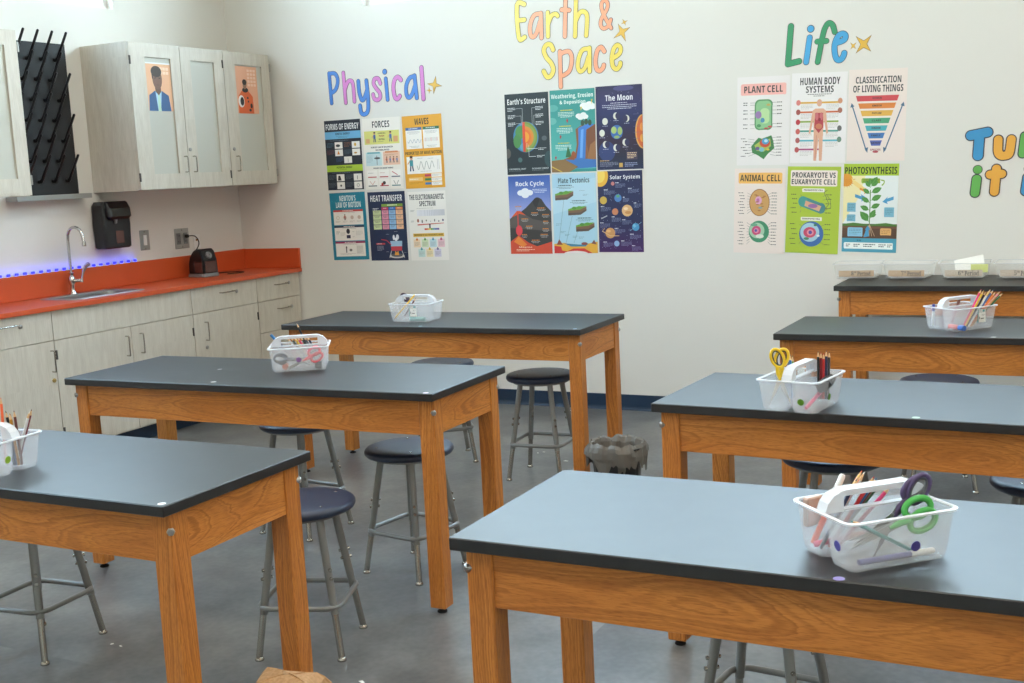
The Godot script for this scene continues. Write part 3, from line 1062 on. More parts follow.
# ---------------------------------------------------------------- wastebasket and paper bag
func build_bins():
	var t := thing("wastebasket", "black wastebasket with a grey liner folded over its rim", "bin", Vector3(4.02, 0, 2.145), deg_to_rad(14))
	var st := S()
	loft(st, [ring_at(rrect(0.095, 0.078, 0.05), 0.0), ring_at(rrect(0.122, 0.102, 0.07), 0.29), ring_at(rrect(0.125, 0.105, 0.07), 0.30), ring_at(rrect(0.118, 0.098, 0.068), 0.30), ring_at(rrect(0.09, 0.073, 0.05), 0.006)], true, true)
	obj("basket", st, mats.black_plastic, t)
	st = S()
	var n := noise(51, 1.0, 3)
	var base := []
	for k in 72: base.append(Vector2(cos(TAU * k / 72), sin(TAU * k / 72)) * Vector2(0.126, 0.112))
	var rings := []
	for q in [[0.232, 1.13, 0.035], [0.247, 1.15, 0.022], [0.262, 1.17, 0.014], [0.285, 1.16, 0.014], [0.305, 1.11, 0.014], [0.320, 1.04, 0.018], [0.314, 0.95, 0.016], [0.295, 0.90, 0.02], [0.27, 0.88, 0.016], [0.2, 0.82, 0.018], [0.1, 0.72, 0.018]]:
		var ring := []
		for k in base.size():
			var b: Vector2 = base[k]
			var a := b.angle()
			var f: float = q[1] + 0.2 * n.get_noise_3d(cos(a) * 1.3, sin(a) * 1.3, q[0] * 6.0) + 0.06 * n.get_noise_3d(cos(a) * 3.5, sin(a) * 3.5, q[0] * 18.0)
			var drop: float = 0.07 * n.get_noise_3d(cos(a) * 1.3, sin(a) * 1.3, 9.0) if q[2] > 0.03 else 0.0
			ring.append(Vector3(b.x * f, q[0] + drop * 1.6 + q[2] * n.get_noise_3d(cos(a) * 2.0 + 7.0, sin(a) * 2.0, q[0] * 14.0), b.y * f))
		rings.append(ring)
	loft(st, rings)
	obj("liner", st, mats.liner, t)
	# crumpled paper bag on the floor
	t = thing("paper_bag", "crumpled brown paper bag on the floor under a table corner", "bag", Vector3(4.17, 0, 4.91), deg_to_rad(20))
	st = S()
	var pn := noise(8, 1.0, 2)
	rings = []
	var b2 := rrect(0.1, 0.07, 0.012, 5)
	for q in [[0.0, 1.0], [0.06, 1.02], [0.12, 1.0], [0.18, 1.04], [0.235, 1.0], [0.272, 0.9], [0.292, 0.7], [0.300, 0.4], [0.302, 0.12]]:
		var ring := []
		for k in b2.size():
			var b: Vector2 = b2[k]
			var f: float = q[1] * (1.0 + 0.13 * pn.get_noise_3d(b.x * 22.0, b.y * 22.0, q[0] * 22.0))
			ring.append(Vector3(b.x * f, maxf(0.0, q[0] + (0.022 * pn.get_noise_3d(b.x * 30.0 + 5.0, b.y * 30.0, q[0] * 15.0) if q[0] > 0.01 else 0.0)), b.y * f))
		rings.append(ring)
	loft(st, rings, true, true)
	obj("bag", st, mats.brown_paper, t)

func build_scraps():
	for s in [[2.926, 4.379, 0.006], [2.973, 4.383, 0.007], [3.161, 1.287, 0.009], [3.185, 1.255, 0.008], [3.401, 1.415, 0.014], [3.989, 4.319, 0.013], [3.60, 3.02, 0.007]]:
		var st := S()
		var a := rng.randf() * TAU
		prism(st, PackedVector2Array([Vector2(-s[2], -s[2] * 0.4), Vector2(s[2] * 0.8, -s[2] * 0.5), Vector2(s[2], s[2] * 0.3), Vector2(-s[2] * 0.6, s[2] * 0.5)]), 0.0, 0.0015, Transform3D(Basis(Vector3.UP, a) * Basis(Vector3.RIGHT, -PI / 2), Vector3.ZERO))
		var o := obj("paper_scrap", st, mats.paper_white)
		o.position = Vector3(s[0], 0.0, s[1])
		tag(o, "tiny white paper scrap on the concrete floor", "scrap", "paper scraps on the floor")

# ---------------------------------------------------------------- printing: a canvas 100 units wide
var im: Image
var K := 3.2
var fonts := {}

func canvas(h: float, c: String) -> void:
	im = Image.create_empty(int(100 * K), int(h * K), false, Image.FORMAT_RGBA8)
	im.fill(Color(c))

func R(x: float, y: float, w: float, h: float, c: String):
	im.fill_rect(Rect2i(int(x * K), int(y * K), maxi(1, int(w * K)), maxi(1, int(h * K))), Color(c))

func RR(x: float, y: float, w: float, h: float, r: float, c: String):
	R(x + r, y, w - 2 * r, h, c)
	R(x, y + r, w, h - 2 * r, c)
	for q in [[x + r, y + r], [x + w - r, y + r], [x + r, y + h - r], [x + w - r, y + h - r]]: E(q[0], q[1], r, r, c)

func E(cx: float, cy: float, rx: float, ry: float, c: String):
	var k := Color(c)
	for j in range(int((cy - ry) * K), int((cy + ry) * K) + 1):
		var v := (j + 0.5 - cy * K) / (ry * K)
		if absf(v) >= 1.0: continue
		var half := rx * K * sqrt(1.0 - v * v)
		im.fill_rect(Rect2i(int(round(cx * K - half)), j, maxi(1, int(round(half * 2))), 1), k)

func G(pts: Array, c: String):
	var k := Color(c)
	var lo := 1e9
	var hi := -1e9
	for p in pts:
		lo = minf(lo, p[1])
		hi = maxf(hi, p[1])
	for j in range(maxi(0, int(lo * K)), mini(im.get_height(), int(hi * K) + 1)):
		var y := (j + 0.5) / K
		var xs := []
		for i in pts.size():
			var a = pts[i]
			var b = pts[(i + 1) % pts.size()]
			if (a[1] <= y) != (b[1] <= y): xs.append(a[0] + (y - a[1]) / (b[1] - a[1]) * (b[0] - a[0]))
		xs.sort()
		for i in range(0, xs.size() - 1, 2):
			im.fill_rect(Rect2i(int(round(xs[i] * K)), j, maxi(1, int(round((xs[i + 1] - xs[i]) * K))), 1), k)

func L(pts: Array, w: float, c: String):
	for i in pts.size() - 1:
		var a := Vector2(pts[i][0], pts[i][1])
		var b := Vector2(pts[i + 1][0], pts[i + 1][1])
		var n := (b - a).normalized().orthogonal() * w / 2
		G([[a.x + n.x, a.y + n.y], [b.x + n.x, b.y + n.y], [b.x - n.x, b.y - n.y], [a.x - n.x, a.y - n.y]], c)

func glyph_strip(s: String, face: String, weight: int) -> Image:
	var key := face + str(weight)
	var ts := TextServerManager.get_primary_interface()
	if not fonts.has(key):
		var f := SystemFont.new()
		f.font_names = PackedStringArray([face])
		f.font_weight = weight
		fonts[key] = f
	var r: RID = fonts[key].get_rids()[0]
	var sz := Vector2i(44, 0)
	ts.font_render_range(r, sz, 32, 126)
	var atlas := {}
	var strip := Image.create_empty(44 * s.length() + 20, 80, false, Image.FORMAT_RGBA8)
	var x := 4.0
	for i in s.length():
		var gi := ts.font_get_glyph_index(r, 44, s.unicode_at(i), 0)
		var ti := ts.font_get_glyph_texture_idx(r, sz, gi)
		if ti >= 0:
			if not atlas.has(ti):
				var a := ts.font_get_texture_image(r, sz, ti).duplicate() as Image
				a.clear_mipmaps()
				a.convert(Image.FORMAT_RGBA8)
				atlas[ti] = a
			var uv := ts.font_get_glyph_uv_rect(r, sz, gi)
			var off := ts.font_get_glyph_offset(r, sz, gi)
			strip.blend_rect(atlas[ti], Rect2i(uv), Vector2i(int(x + off.x), int(56 + off.y)))
		x += ts.font_get_glyph_advance(r, 44, gi).x
	return strip.get_region(strip.get_used_rect())

# words stretched to fill a box
func T(s: String, x: float, y: float, w: float, h: float, c: String, face := "Droid Sans", weight := 700):
	var g := glyph_strip(s, face, weight)
	g.resize(maxi(2, int(w * K)), maxi(2, int(h * K)), Image.INTERPOLATE_BILINEAR if h * K > 20 else Image.INTERPOLATE_TRILINEAR)
	var k := Color(c)
	var data := g.get_data()
	for i in range(0, data.size(), 4):
		data[i] = k.r8
		data[i + 1] = k.g8
		data[i + 2] = k.b8
	g = Image.create_from_data(g.get_width(), g.get_height(), false, Image.FORMAT_RGBA8, data)
	im.blend_rect(g, Rect2i(Vector2i.ZERO, g.get_size()), Vector2i(int(x * K), int(y * K)))

# lines of print too small to read
func B(x: float, y: float, w: float, n: int, c: String, dy := 2.2, h := 0.9, center := false):
	for i in n:
		var row := w * (1.0 if i < n - 1 else 0.7)
		var p := x + ((w - row) / 2 if center else 0.0)
		var end := p + row
		while p < end - 0.6:
			var word := minf(end - p, rng.randf_range(1.6, 4.5))
			R(p, y + i * dy, word, h, c)
			p += word + 0.7

func portrait_suit() -> Image:
	canvas(130, "e3b08a")
	R(0, 0, 100, 4, "dfe3e4")
	for j in 2: for i in 3: R(58 + i * 12, 12 + j * 11, 10, 8, "efcfb2")
	G([[8, 130], [12, 88], [34, 76], [62, 76], [86, 88], [92, 130]], "3d608c")
	G([[36, 76], [60, 76], [52, 130], [42, 130]], "a9cfe6")
	G([[44, 84], [52, 84], [54, 130], [43, 130]], "b9d6c0")
	G([[36, 66], [58, 66], [58, 78], [48, 88], [37, 78]], "6d5244")
	E(47, 44, 18, 28, "78594a")
	E(45, 24, 20, 15, "3f332d")
	G([[26, 24], [32, 22], [31, 44], [28, 44]], "3f332d")
	L([[36, 42], [43, 41]], 2.0, "3a2d28")
	L([[52, 41], [59, 42]], 2.0, "3a2d28")
	L([[42, 60], [53, 60]], 1.4, "553c33")
	return im

func portrait_astronaut() -> Image:
	canvas(132, "e2a687")
	for j in 5: for i in 3: R(58 + i * 13, 8 + j * 10, 10, 7, "eec4aa")
	G([[12, 132], [14, 84], [30, 68], [58, 68], [76, 84], [78, 132]], "d5602f")
	E(45, 66, 13, 7, "2b2a2c")
	E(44, 52, 8, 12, "94705a")
	E(44, 44, 9.5, 8, "2e2624")
	E(26, 98, 13, 17, "e9e6e2")
	E(29, 98, 8, 12, "25282c")
	E(54, 88, 4, 3, "2b2a2c")
	E(56, 98, 3, 3, "2b2a2c")
	E(68, 110, 5, 7, "2b2a2c")
	E(62, 122, 5, 4, "2b2a2c")
	return im

func p_forms():
	canvas(160, "1d2634")
	T("FORMS OF ENERGY", 4, 8, 92, 14, "f4f4f2")
	R(0, 26, 100, 17, "6fb4dd")
	T("KINETIC ENERGY", 30, 29, 40, 5, "1d3a55")
	B(32, 37, 36, 2, "38617f", 2.4, 0.9, true)
	B(14, 46, 72, 1, "8fa5b8")
	for q in [[4, 50, 0], [52, 50, 1], [4, 67, 2], [52, 67, 3], [28, 84, 4]]:
		B(q[0], q[1] + 2, 20, 4, ["5f93a8", "c77a4e", "a84e54", "6d8a9a", "4e73a8"][q[2]], 2.8)
		R(q[0] + 22, q[1], 22, 15, "f1efe9")
	E(35, 58, 6, 3, "3a3f45"); E(83, 57, 3, 4, "d8b04c"); G([[32, 78], [39, 78], [35.5, 69]], "d98a3f"); E(83, 76, 4, 2, "c99a5a"); L([[61, 88], [61, 97]], 1.0, "777777")
	R(0, 103, 100, 15, "a9c83c")
	T("POTENTIAL ENERGY", 28, 106, 44, 4.5, "2f4210")
	B(36, 113, 28, 1, "4c6420")
	B(14, 120, 72, 1, "8fa5b8")
	for q in [[4, 124], [52, 124], [4, 142], [52, 142]]:
		B(q[0], q[1] + 2, 20, 4, "7e8b93", 2.8)
		R(q[0] + 22, q[1], 22, 16, "f1efe9")
	G([[29, 138], [39, 138], [36, 127], [31, 127]], "2c2c30"); L([[84, 128], [84, 137]], 1.2, "5a5a5a"); E(37, 150, 2.5, 2.5, "555555"); E(85, 150, 4, 4, "9a9a9a"); E(85, 150, 2.8, 2.8, "f1efe9")

func man(x: float, y: float, s: float, shirt: String, legs: String):
	E(x, y - 5 * s, 1.7 * s, 2.0 * s, "d29a78")
	E(x, y - 6.3 * s, 1.8 * s, 1.2 * s, "4a3020")
	R(x - 2 * s, y - 3 * s, 4 * s, 6 * s, shirt)
	L([[x - 1 * s, y + 3 * s], [x - 1.6 * s, y + 8 * s]], 1.4 * s, legs)
	L([[x + 1 * s, y + 3 * s], [x + 1.8 * s, y + 8 * s]], 1.4 * s, legs)
	L([[x - 2 * s, y - 2 * s], [x - 4.5 * s, y + 1 * s]], 1.0 * s, "d29a78")

func p_forces():
	canvas(160, "efebe3")
	T("FORCES", 26, 7, 46, 15, "20242c")
	R(4, 29, 92, 30, "d9d77c")
	man(31, 42, 1.5, "4468a8", "3a4870"); man(73, 42, 1.5, "4468a8", "3a4870")
	R(8, 46, 10, 10, "d9a772"); R(80, 42, 12, 13, "d9a772")
	T("A FORCE IS A", 40, 33, 20, 3.4, "444422"); T("PUSH", 43, 39, 14, 3.6, "9a3a2a"); T("OR PULL", 42, 46, 16, 4.0, "3a3a20"); B(39, 53, 22, 1, "666644")
	T("FORCES CAN BE BALANCED", 20, 64, 58, 3.6, "20242c"); T("OR UNBALANCED", 32, 70, 36, 3.6, "20242c")
	R(5, 77, 42, 30, "c7dfe2"); R(51, 76, 44, 30, "ecc4aa")
	RR(9, 76, 34, 4, 1.5, "6fb2bd"); RR(56, 75, 34, 4, 1.5, "d98e62")
	B(8, 84, 15, 6, "7c98a0", 2.8); E(35, 90, 8, 2.2, "4a4f4f"); L([[34, 84], [34, 105]], 1.2, "5a5f5f"); B(55, 82, 36, 2, "a07458")
	for k in 4: man(60 + k * 9, 94, 0.9, ["b05040", "5070a8", "a05050", "5878b0"][k], "404a60")
	T("FORCES CAN MAKE THINGS", 24, 111, 52, 3.4, "20242c")
	for j in 2: for i in 3:
		R(6 + i * 31, 117 + j * 20, 27, 18, "f7f4ee")
		R(8 + i * 31, 131.5 + j * 20, 23, 2.4, [["c03a44", "b03040", "404860"], ["5a5f66", "a83048", "3a7a78"]][j][i])
	B(9, 123, 20, 1, "555555"); B(40, 123, 20, 1, "b05050"); L([[72, 121], [86, 129]], 1.6, "c04a5a"); L([[12, 141], [19, 150]], 1, "d08a78"); L([[26, 141], [19, 150]], 1, "d08a78"); E(50, 146, 4, 4, "3a3a3e"); E(45, 149, 3, 3, "b03a30"); L([[75, 141], [80, 150]], 1, "7a7a78"); L([[88, 141], [83, 150]], 1, "7a7a78")

func p_waves():
	canvas(160, "e3a42f")
	T("WAVES", 32, 7, 36, 14, "2c2a26")
	for k in 2:
		R(8 + k * 44, 27, 41, 46, "f3f0ea")
		R(8 + k * 44, 26, 41, 6, ["3d63a0", "2f6e55"][k])
		B(11 + k * 44, 28, 33, 1, "e8eef4", 2, 1.6, true)
		B(12 + k * 44, 35, 32, 3, "8a8a8a", 2.4, 0.9, true)
		B(16 + k * 44, 67, 26, 2, "8a8a8a", 2.4, 0.9, true)
	var w := []
	for i in 24: w.append([12 + i * 1.5, 56 + 4 * sin(i * 1.0)])
	L(w, 0.7, "6a7a9a")
	for i in 14: R(56 + i * 2.4, 50, 0.9, 8, "c07070" if i % 6 < 2 else "b9b4ae")
	T("PROPERTIES OF WAVE MOTION", 4, 79, 92, 7, "2c2a26")
	R(6, 90, 88, 38, "f3f0ea")
	man(18, 104, 2.2, "3f8f9a", "2e3a58")
	w = []
	for i in 40: w.append([32 + i * 1.1, 110 + 9 * sin(i * 0.5)])
	L(w, 0.8, "7a7a78")
	B(34, 94, 20, 1, "8a8a8a"); B(60, 95, 20, 1, "8a8a8a"); L([[84, 98], [84, 120]], 0.7, "8a8a8a"); L([[88, 98], [88, 120]], 0.7, "8a8a8a"); B(40, 123, 40, 1, "8a8a8a")
	for k in 3:
		R(50, 130 + k * 9, 16, 5, ["c23a60", "3a7a4a", "3a78b8"][k])
		R(67, 129 + k * 9, 26, 8, "f3f0ea")
		B(69, 131 + k * 9, 22, 2, "9a9a98", 2.4)
	R(9, 136, 36, 8, "efc77a"); B(11, 139, 32, 1, "f6eee0", 2, 2); B(10, 147, 34, 2, "9a7020", 2.4)

func p_newton():
	canvas(157, "15809a")
	for k in 40: E(rng.randf() * 100, rng.randf() * 38, 0.7, 0.7, "4aa7b8")
	T("NEWTON'S", 28, 7, 46, 13, "f6f6f4"); T("LAW OF MOTION", 17, 22, 70, 13, "f6f6f4")
	for k in 3:
		R(8, 40 + k * 37, 84, 35, "efe9e2")
		R(8, 40 + k * 37, 84, 4.5, ["c8453e", "26304c", "9c2f5c"][k])
		B(28, 41.4 + k * 37, 44, 1, "f3e8e0", 2, 1.6, true)
		B(22, 46.5 + k * 37, 56, 1, "8a8a86", 2, 0.9, true)
	for k in 4: B(13 + k * 20, 66, 14, 2, "a09a94", 2.2); 
	for k in 4: E(20 + k * 20, 58, 4.5, 4.5, "cdb8a8")
	E(20, 58, 3.5, 3.5, "efe9e2"); man(40, 57, 0.9, "a04040", "404040")
	B(12, 90, 10, 3, "555560", 2.6); E(46, 90, 5, 6, "26283a"); R(41, 99, 11, 8, "33304a"); B(24, 93, 14, 4, "b0a8a0"); B(58, 91, 8, 1, "8a8a86"); B(58, 103, 8, 1, "8a8a86"); B(68, 90, 20, 5, "b0aaa4")
	E(38, 128, 2, 3, "5a4a44"); R(36.5, 130, 3, 10, "5a5a60"); E(50, 134, 4, 3, "77706a"); B(20, 142, 44, 2, "a09a94"); R(66, 122, 20, 22, "e3ddd6"); B(68, 126, 16, 6, "9a948e", 2.8)

func p_heat():
	canvas(156, "1b2b4c")
	T("HEAT TRANSFER", 7, 8, 86, 14, "f4f4f2")
	R(36, 28, 57, 6, "7fa33c"); B(46, 29.6, 38, 1, "eef3dd", 2, 2.4, true)
	B(12, 37, 16, 2, "e8eaf0", 2.8, 1.5)
	for j in 5: for i in 4:
		if j == 0 and i == 0: continue
		var c = [["000000", "c23a62", "3a76c8", "d8814a"], ["c5d19a", "d88aa0", "8fbbe2", "e8b58e"]][0 if j == 0 else 1][i]
		var y: float = 35 if j == 0 else 42 + (j - 1) * 11
		R([12, 36, 55, 74][i], y, [22, 18, 18, 19][i], 6 if j == 0 else 10, c)
		B([15, 39, 58, 77][i], y + 2, [15, 12, 12, 12][i], 1 if j == 0 else 2, "f4f0ea" if j == 0 else "6a6a70", 2.6, 1.0, true)
	B(66, 90, 14, 1, "c8ccd8"); B(44, 96, 12, 1, "c8ccd8")
	E(64, 104, 3, 6, "e6e8ec"); E(74, 103, 4, 6, "d8dce2"); E(70, 108, 4, 4, "eceef2")
	G([[54, 112], [86, 112], [84, 134], [56, 134]], "9fc0d8"); G([[55, 124], [85, 124], [84, 134], [56, 134]], "c8404c")
	L([[30, 108], [44, 110], [56, 120]], 2, "c23a4a")
	R(16, 116, 24, 4, "c0404a"); B(18, 117.3, 18, 1, "f0e0e0", 2, 1.4); B(18, 123, 18, 5, "c8ccd8", 2.4)
	E(70, 146, 20, 5, "c9c6c2"); E(70, 144, 15, 4, "5a5a5e"); G([[64, 144], [76, 144], [74, 134], [70, 138], [66, 134]], "e8a23a"); L([[56, 134], [50, 150]], 1.6, "d8d8d6"); L([[84, 134], [90, 150]], 1.6, "d8d8d6")
	B(42, 136, 10, 1, "c8ccd8"); B(90, 138, 8, 1, "c8ccd8")

func p_spectrum():
	canvas(157, "efece6")
	T("THE ELECTROMAGNETIC", 4, 7, 92, 12, "2a2c30"); T("SPECTRUM", 30, 22, 43, 12, "2a2c30")
	B(5, 42, 12, 2, "55585c", 2.4); B(22, 38, 64, 1, "8a8a8a")
	for i in 70:
		var v := int(232 - 60.0 * i / 70.0 * (0.6 + 0.4 * sin(i * i * 0.02)))
		R(22 + i * 1.05, 42, 1.0, 14, Color8(v, v, v + 6).to_html(false))
	B(5, 66, 10, 2, "55585c", 2.4)
	for i in 7: E(24 + i * 11, 66 + (i % 2) * 2, [2.6, 1.6, 1.8, 1, 1.4, 1.6, 2.2][i], [4, 4, 2, 1, 3, 2, 2.6][i], ["9a5a44", "55504c", "77706a", "8a8a8a", "6a6a6e", "77727a", "4a4a6a"][i])
	G([[22, 74], [92, 72], [92, 73.5], [22, 77]], "c86a60"); R(53, 74, 4, 10, "3a3a3c")
	var sp := ["c83a34", "d8813a", "e0c24a", "5aa04a", "3a88a8", "3a58a0", "5a3a88"]
	for i in 7: R(40 + i * 5.6, 84, 5.6, 4, sp[i])
	R(9, 95, 82, 8, "e2b84a"); T("PROPERTIES OF ELECTROMAGNETIC WAVES", 12, 97, 76, 4, "4a3a10")
	for k in 7:
		var x: float = 9 + k * 21.5 if k < 4 else 20 + (k - 4) * 21.5
		var y: float = 109 if k < 4 else 131
		R(x, y, 18, 18, ["f0d9b8", "d3e2c0", "c3dfe6", "eac5cf", "c5e0dc", "efe0b6", "d3d0e2"][k])
		G([[x + 6, y], [x + 9, y - 5], [x + 12, y]], ["d8813a", "5a9a4a", "4a98b8", "b84a70", "4a98a0", "d8b03a", "77709a"][k]); E(x + 9, y, 3, 2.4, ["d8813a", "5a9a4a", "4a98b8", "b84a70", "4a98a0", "d8b03a", "77709a"][k])
		B(x + 2, y + 6, 14, 4, "8a8680", 2.4)

func p_earth():
	canvas(164, "1d2a30")
	T("Earth's Structure", 6, 10, 88, 12, "f2f2ef")
	E(3, 120, 7, 10, "5a5650"); E(97, 134, 10, 16, "2e4a4c"); E(31, 134, 5, 5, "4a6a68"); E(88, 92, 6, 5, "545c60")
	E(46, 88, 29, 31, "3f7fae"); E(34, 78, 12, 13, "4f8a4a"); E(26, 96, 9, 14, "4a8446"); E(40, 108, 8, 8, "5aa0b8")
	for q in [[31, "7a9440"], [27, "8aa04a"], [22, "d8872e"], [16, "e07028"], [11, "e8a030"]]:
		var r: float = q[0]
		var pts := []
		for k in 25:
			var a := -PI / 2 + PI * k / 24.0
			pts.append([43 + cos(a) * r * 0.95, 88 + sin(a) * r])
		G(pts, q[1])
	R(39, 58, 6, 60, "d8482e")
	for q in [[6, 28, 40], [6, 43, 37], [6, 58, 34], [92, 28, 62], [92, 43, 66], [92, 58, 70]]:
		var lf: bool = q[0] < 50
		B(q[0] if lf else q[0] - 22, q[1], 18, 3, "e6e8e6", 2.8, 1.4)
		L([[24 if lf else 70, q[1] + 2], [q[2], q[1] + 2], [q[2], 64]], 0.7, "c8ccca")
	L([[48, 100], [48, 112], [72, 112]], 0.7, "e6e8e6"); L([[52, 104], [52, 128], [68, 128]], 0.7, "e6e8e6"); B(74, 111, 18, 2, "e6e8e6", 2.8, 1.4); B(70, 126, 18, 2, "e6e8e6", 2.8, 1.4)
	T("CONTINENTAL CRUST", 4, 151, 40, 3.2, "dfe4e2"); T("OCEANIC CRUST", 58, 151, 38, 3.2, "dfe4e2"); B(4, 156, 40, 1, "9aa4a4"); B(58, 156, 38, 1, "9aa4a4")

func p_weather():
	canvas(166, "35938c")
	for k in 40: R(0, 40 + k * 3, 100, 3.4, Color8(53 + k, 147 + k, 140 + k).to_html(false))
	T("Weathering, Erosion", 3, 8, 94, 12, "f4f6f2"); T("& Deposition", 22, 21, 58, 10, "f4f6f2")
	E(6, 36, 12, 7, "5aaaa4"); E(4, 62, 10, 7, "66b2ab")
	for q in [[76, 34], [88, 32], [94, 36], [82, 38]]: E(q[0], q[1], 9, 6, "f0f2f2")
	for q in [[64, 54], [74, 52], [78, 56], [68, 57]]: E(q[0], q[1], 7, 5, "eef0f0")
	G([[68, 36], [72, 36], [69, 44]], "e8c23a"); G([[92, 22], [95, 22], [93, 32]], "e8c23a")
	for q in [[18, 40, "d8c23a"], [14, 72, "d8c23a"], [10, 106, "c8b84a"]]:
		B(q[0], q[1], 38, 1, q[2], 2, 2.4, true); B(q[0], q[1] + 5, 36, 4, "e2efec", 3, 1.4, true)
	for q in [[38, 62], [22, 94], [10, 136]]: G([[q[0], q[1] - 4], [q[0] + 2.4, q[1]], [q[0], q[1] + 5], [q[0] - 2.4, q[1]]], "b8404a")
	G([[56, 80], [70, 72], [100, 72], [100, 155], [50, 155], [54, 130], [58, 110]], "8a5a36"); G([[78, 80], [100, 74], [100, 120], [86, 140], [80, 110]], "7a4a2c"); G([[88, 112], [100, 104], [100, 150], [78, 150]], "9a6a40")
	G([[62, 78], [84, 70], [98, 72], [80, 82], [76, 140], [56, 140], [62, 110]], "3a78c8"); G([[68, 82], [74, 80], [70, 138], [64, 138]], "6aa4e0")
	G([[20, 142], [40, 138], [100, 142], [100, 158], [40, 160]], "3a72b8"); G([[0, 142], [30, 140], [60, 156], [40, 166], [0, 166]], "8a6a3e"); L([[0, 154], [24, 166]], 2, "d8b84a")
	G([[32, 136], [38, 112], [46, 136]], "2e6a3e"); E(50, 132, 5, 8, "a0552e"); G([[28, 140], [52, 132], [52, 142]], "96542e")
	for q in [[72, 68], [80, 66], [88, 68]]: E(q[0], q[1], 4, 6, "2a4a34")

func p_moon():
	canvas(167, "221f48")
	for k in 60: R(0, k * 2.8, 100, 3, Color8(34 + int(10 * sin(k * 0.2)), 31 + int(8 * sin(k * 0.13)), 72 + int(20 * sin(k * 0.11))).to_html(false))
	E(22, 130, 18, 20, "2c3a70"); E(60, 6, 22, 5, "4a4678")
	for k in 50: E(rng.randf() * 98 + 1, rng.randf() * 164 + 1, 0.4, 0.4, "c8c8e0")
	T("The Moon", 20, 18, 60, 12, "f4f4f6")
	B(24, 34, 52, 1, "dcdce8", 2, 1.4, true); B(14, 38, 74, 3, "dcdce8", 3.6, 1.4, true)
	E(44, 92, 13, 14, "3a6ab0"); E(38, 88, 6, 7, "a8c070"); E(51, 90, 5, 8, "a0b868"); E(44, 102, 6, 3, "90b070")
	for q in [[19, 70, 1], [43, 60, 0.5], [66, 66, 0.15], [12, 93, 1], [62, 113, 0.25], [19, 116, 0.8], [42, 123, 0.5]]:
		E(q[0], q[1], 6, 7, "dcdcd0")
		if q[2] < 1.0: E(q[0] + ( -6 * q[2] - 2 if q[1] < 100 and q[2] < 0.4 else 4), q[1], 5.2, 6.6, "28264e")
		B(q[0] - 8, q[1] + 9, 17, 1, "c8c8dc", 2, 1.2, true)
	E(101, 93, 17, 34, "d8a050"); E(102, 93, 15, 32, "c8602e"); E(98, 84, 4, 8, "e09040"); E(99, 106, 5, 8, "e0a048")
	for k in 6: R(80, 58 + k * 12, 12, 0.7, "6a6488")
	R(64, 132, 24, 16, "4a3a50"); B(66, 134, 20, 4, "e8c8a0", 3.2, 1.6)
	B(6, 148, 30, 1, "d8a860", 2, 1.6); B(6, 152, 40, 4, "b8b8d0", 2.4); R(48, 154, 8, 9, "c8a050"); B(60, 154, 28, 3, "a8b0d8", 3, 1.4)

func p_rock():
	canvas(166, "3558a8")
	for k in 30: R(0, k * 3, 100, 3.2, Color8(53 + k * 4, 88 + k * 3, 168 + k * 2).to_html(false))
	T("Rock Cycle", 18, 12, 68, 13, "f2f2f2")
	for q in [[30, 36], [40, 32], [50, 36], [40, 41]]: E(q[0], q[1], 9, 6, "e8ecf2")
	B(58, 29, 34, 3, "dfe6f2", 3, 1.4, true)
	G([[0, 100], [16, 84], [40, 68], [56, 54], [62, 48], [70, 46], [78, 50], [88, 64], [100, 76], [100, 166], [0, 166]], "3c3a3a"); G([[0, 92], [18, 76], [34, 80], [56, 92], [100, 100], [100, 118], [0, 110]], "57524e"); G([[56, 54], [66, 46], [74, 50], [66, 70], [60, 62]], "2c2a2c")
	G([[4, 88], [18, 74], [26, 74], [40, 84], [24, 80]], "d8582e"); R(19, 76, 3, 40, "c8403a"); E(22, 116, 8, 11, "d8404a")
	G([[0, 140], [20, 126], [44, 142], [64, 150], [100, 140], [100, 166], [0, 166]], "cc4a30"); G([[8, 140], [20, 128], [40, 146], [30, 152]], "e08030")
	for q in [[12, 64, 22], [64, 68, 26], [50, 78, 22], [76, 82, 22], [26, 90, 22], [78, 96, 18], [36, 106, 22], [76, 112, 20], [26, 124, 18], [70, 124, 24], [48, 136, 26]]:
		B(q[0], q[1], q[2], 1, "e0883a", 2, 2.0, true); B(q[0] + 2, q[1] + 3.4, q[2] - 4, 2, "c8c4c0", 2.6, 1.2, true)
	T("Magma", 20, 150, 32, 4, "f6dcc4"); B(14, 156, 44, 2, "f2c8b0", 3, 1.8)

func block(x: float, y: float):
	G([[x, y + 4], [x + 14, y], [x + 42, y - 2], [x + 30, y + 5], [x + 16, y + 8], [x, y + 8]], "6aa23a"); G([[x, y + 7], [x + 28, y + 5], [x + 42, y - 1], [x + 42, y + 8], [x + 28, y + 16], [x, y + 17]], "7a5a44"); G([[x, y + 12], [x + 28, y + 11], [x + 42, y + 4], [x + 42, y + 8], [x + 28, y + 16], [x, y + 17]], "5a4a42")
	E(x + 14, y + 2, 5, 3, "4f8a34"); E(x + 26, y + 1, 6, 3, "5a9a3a")

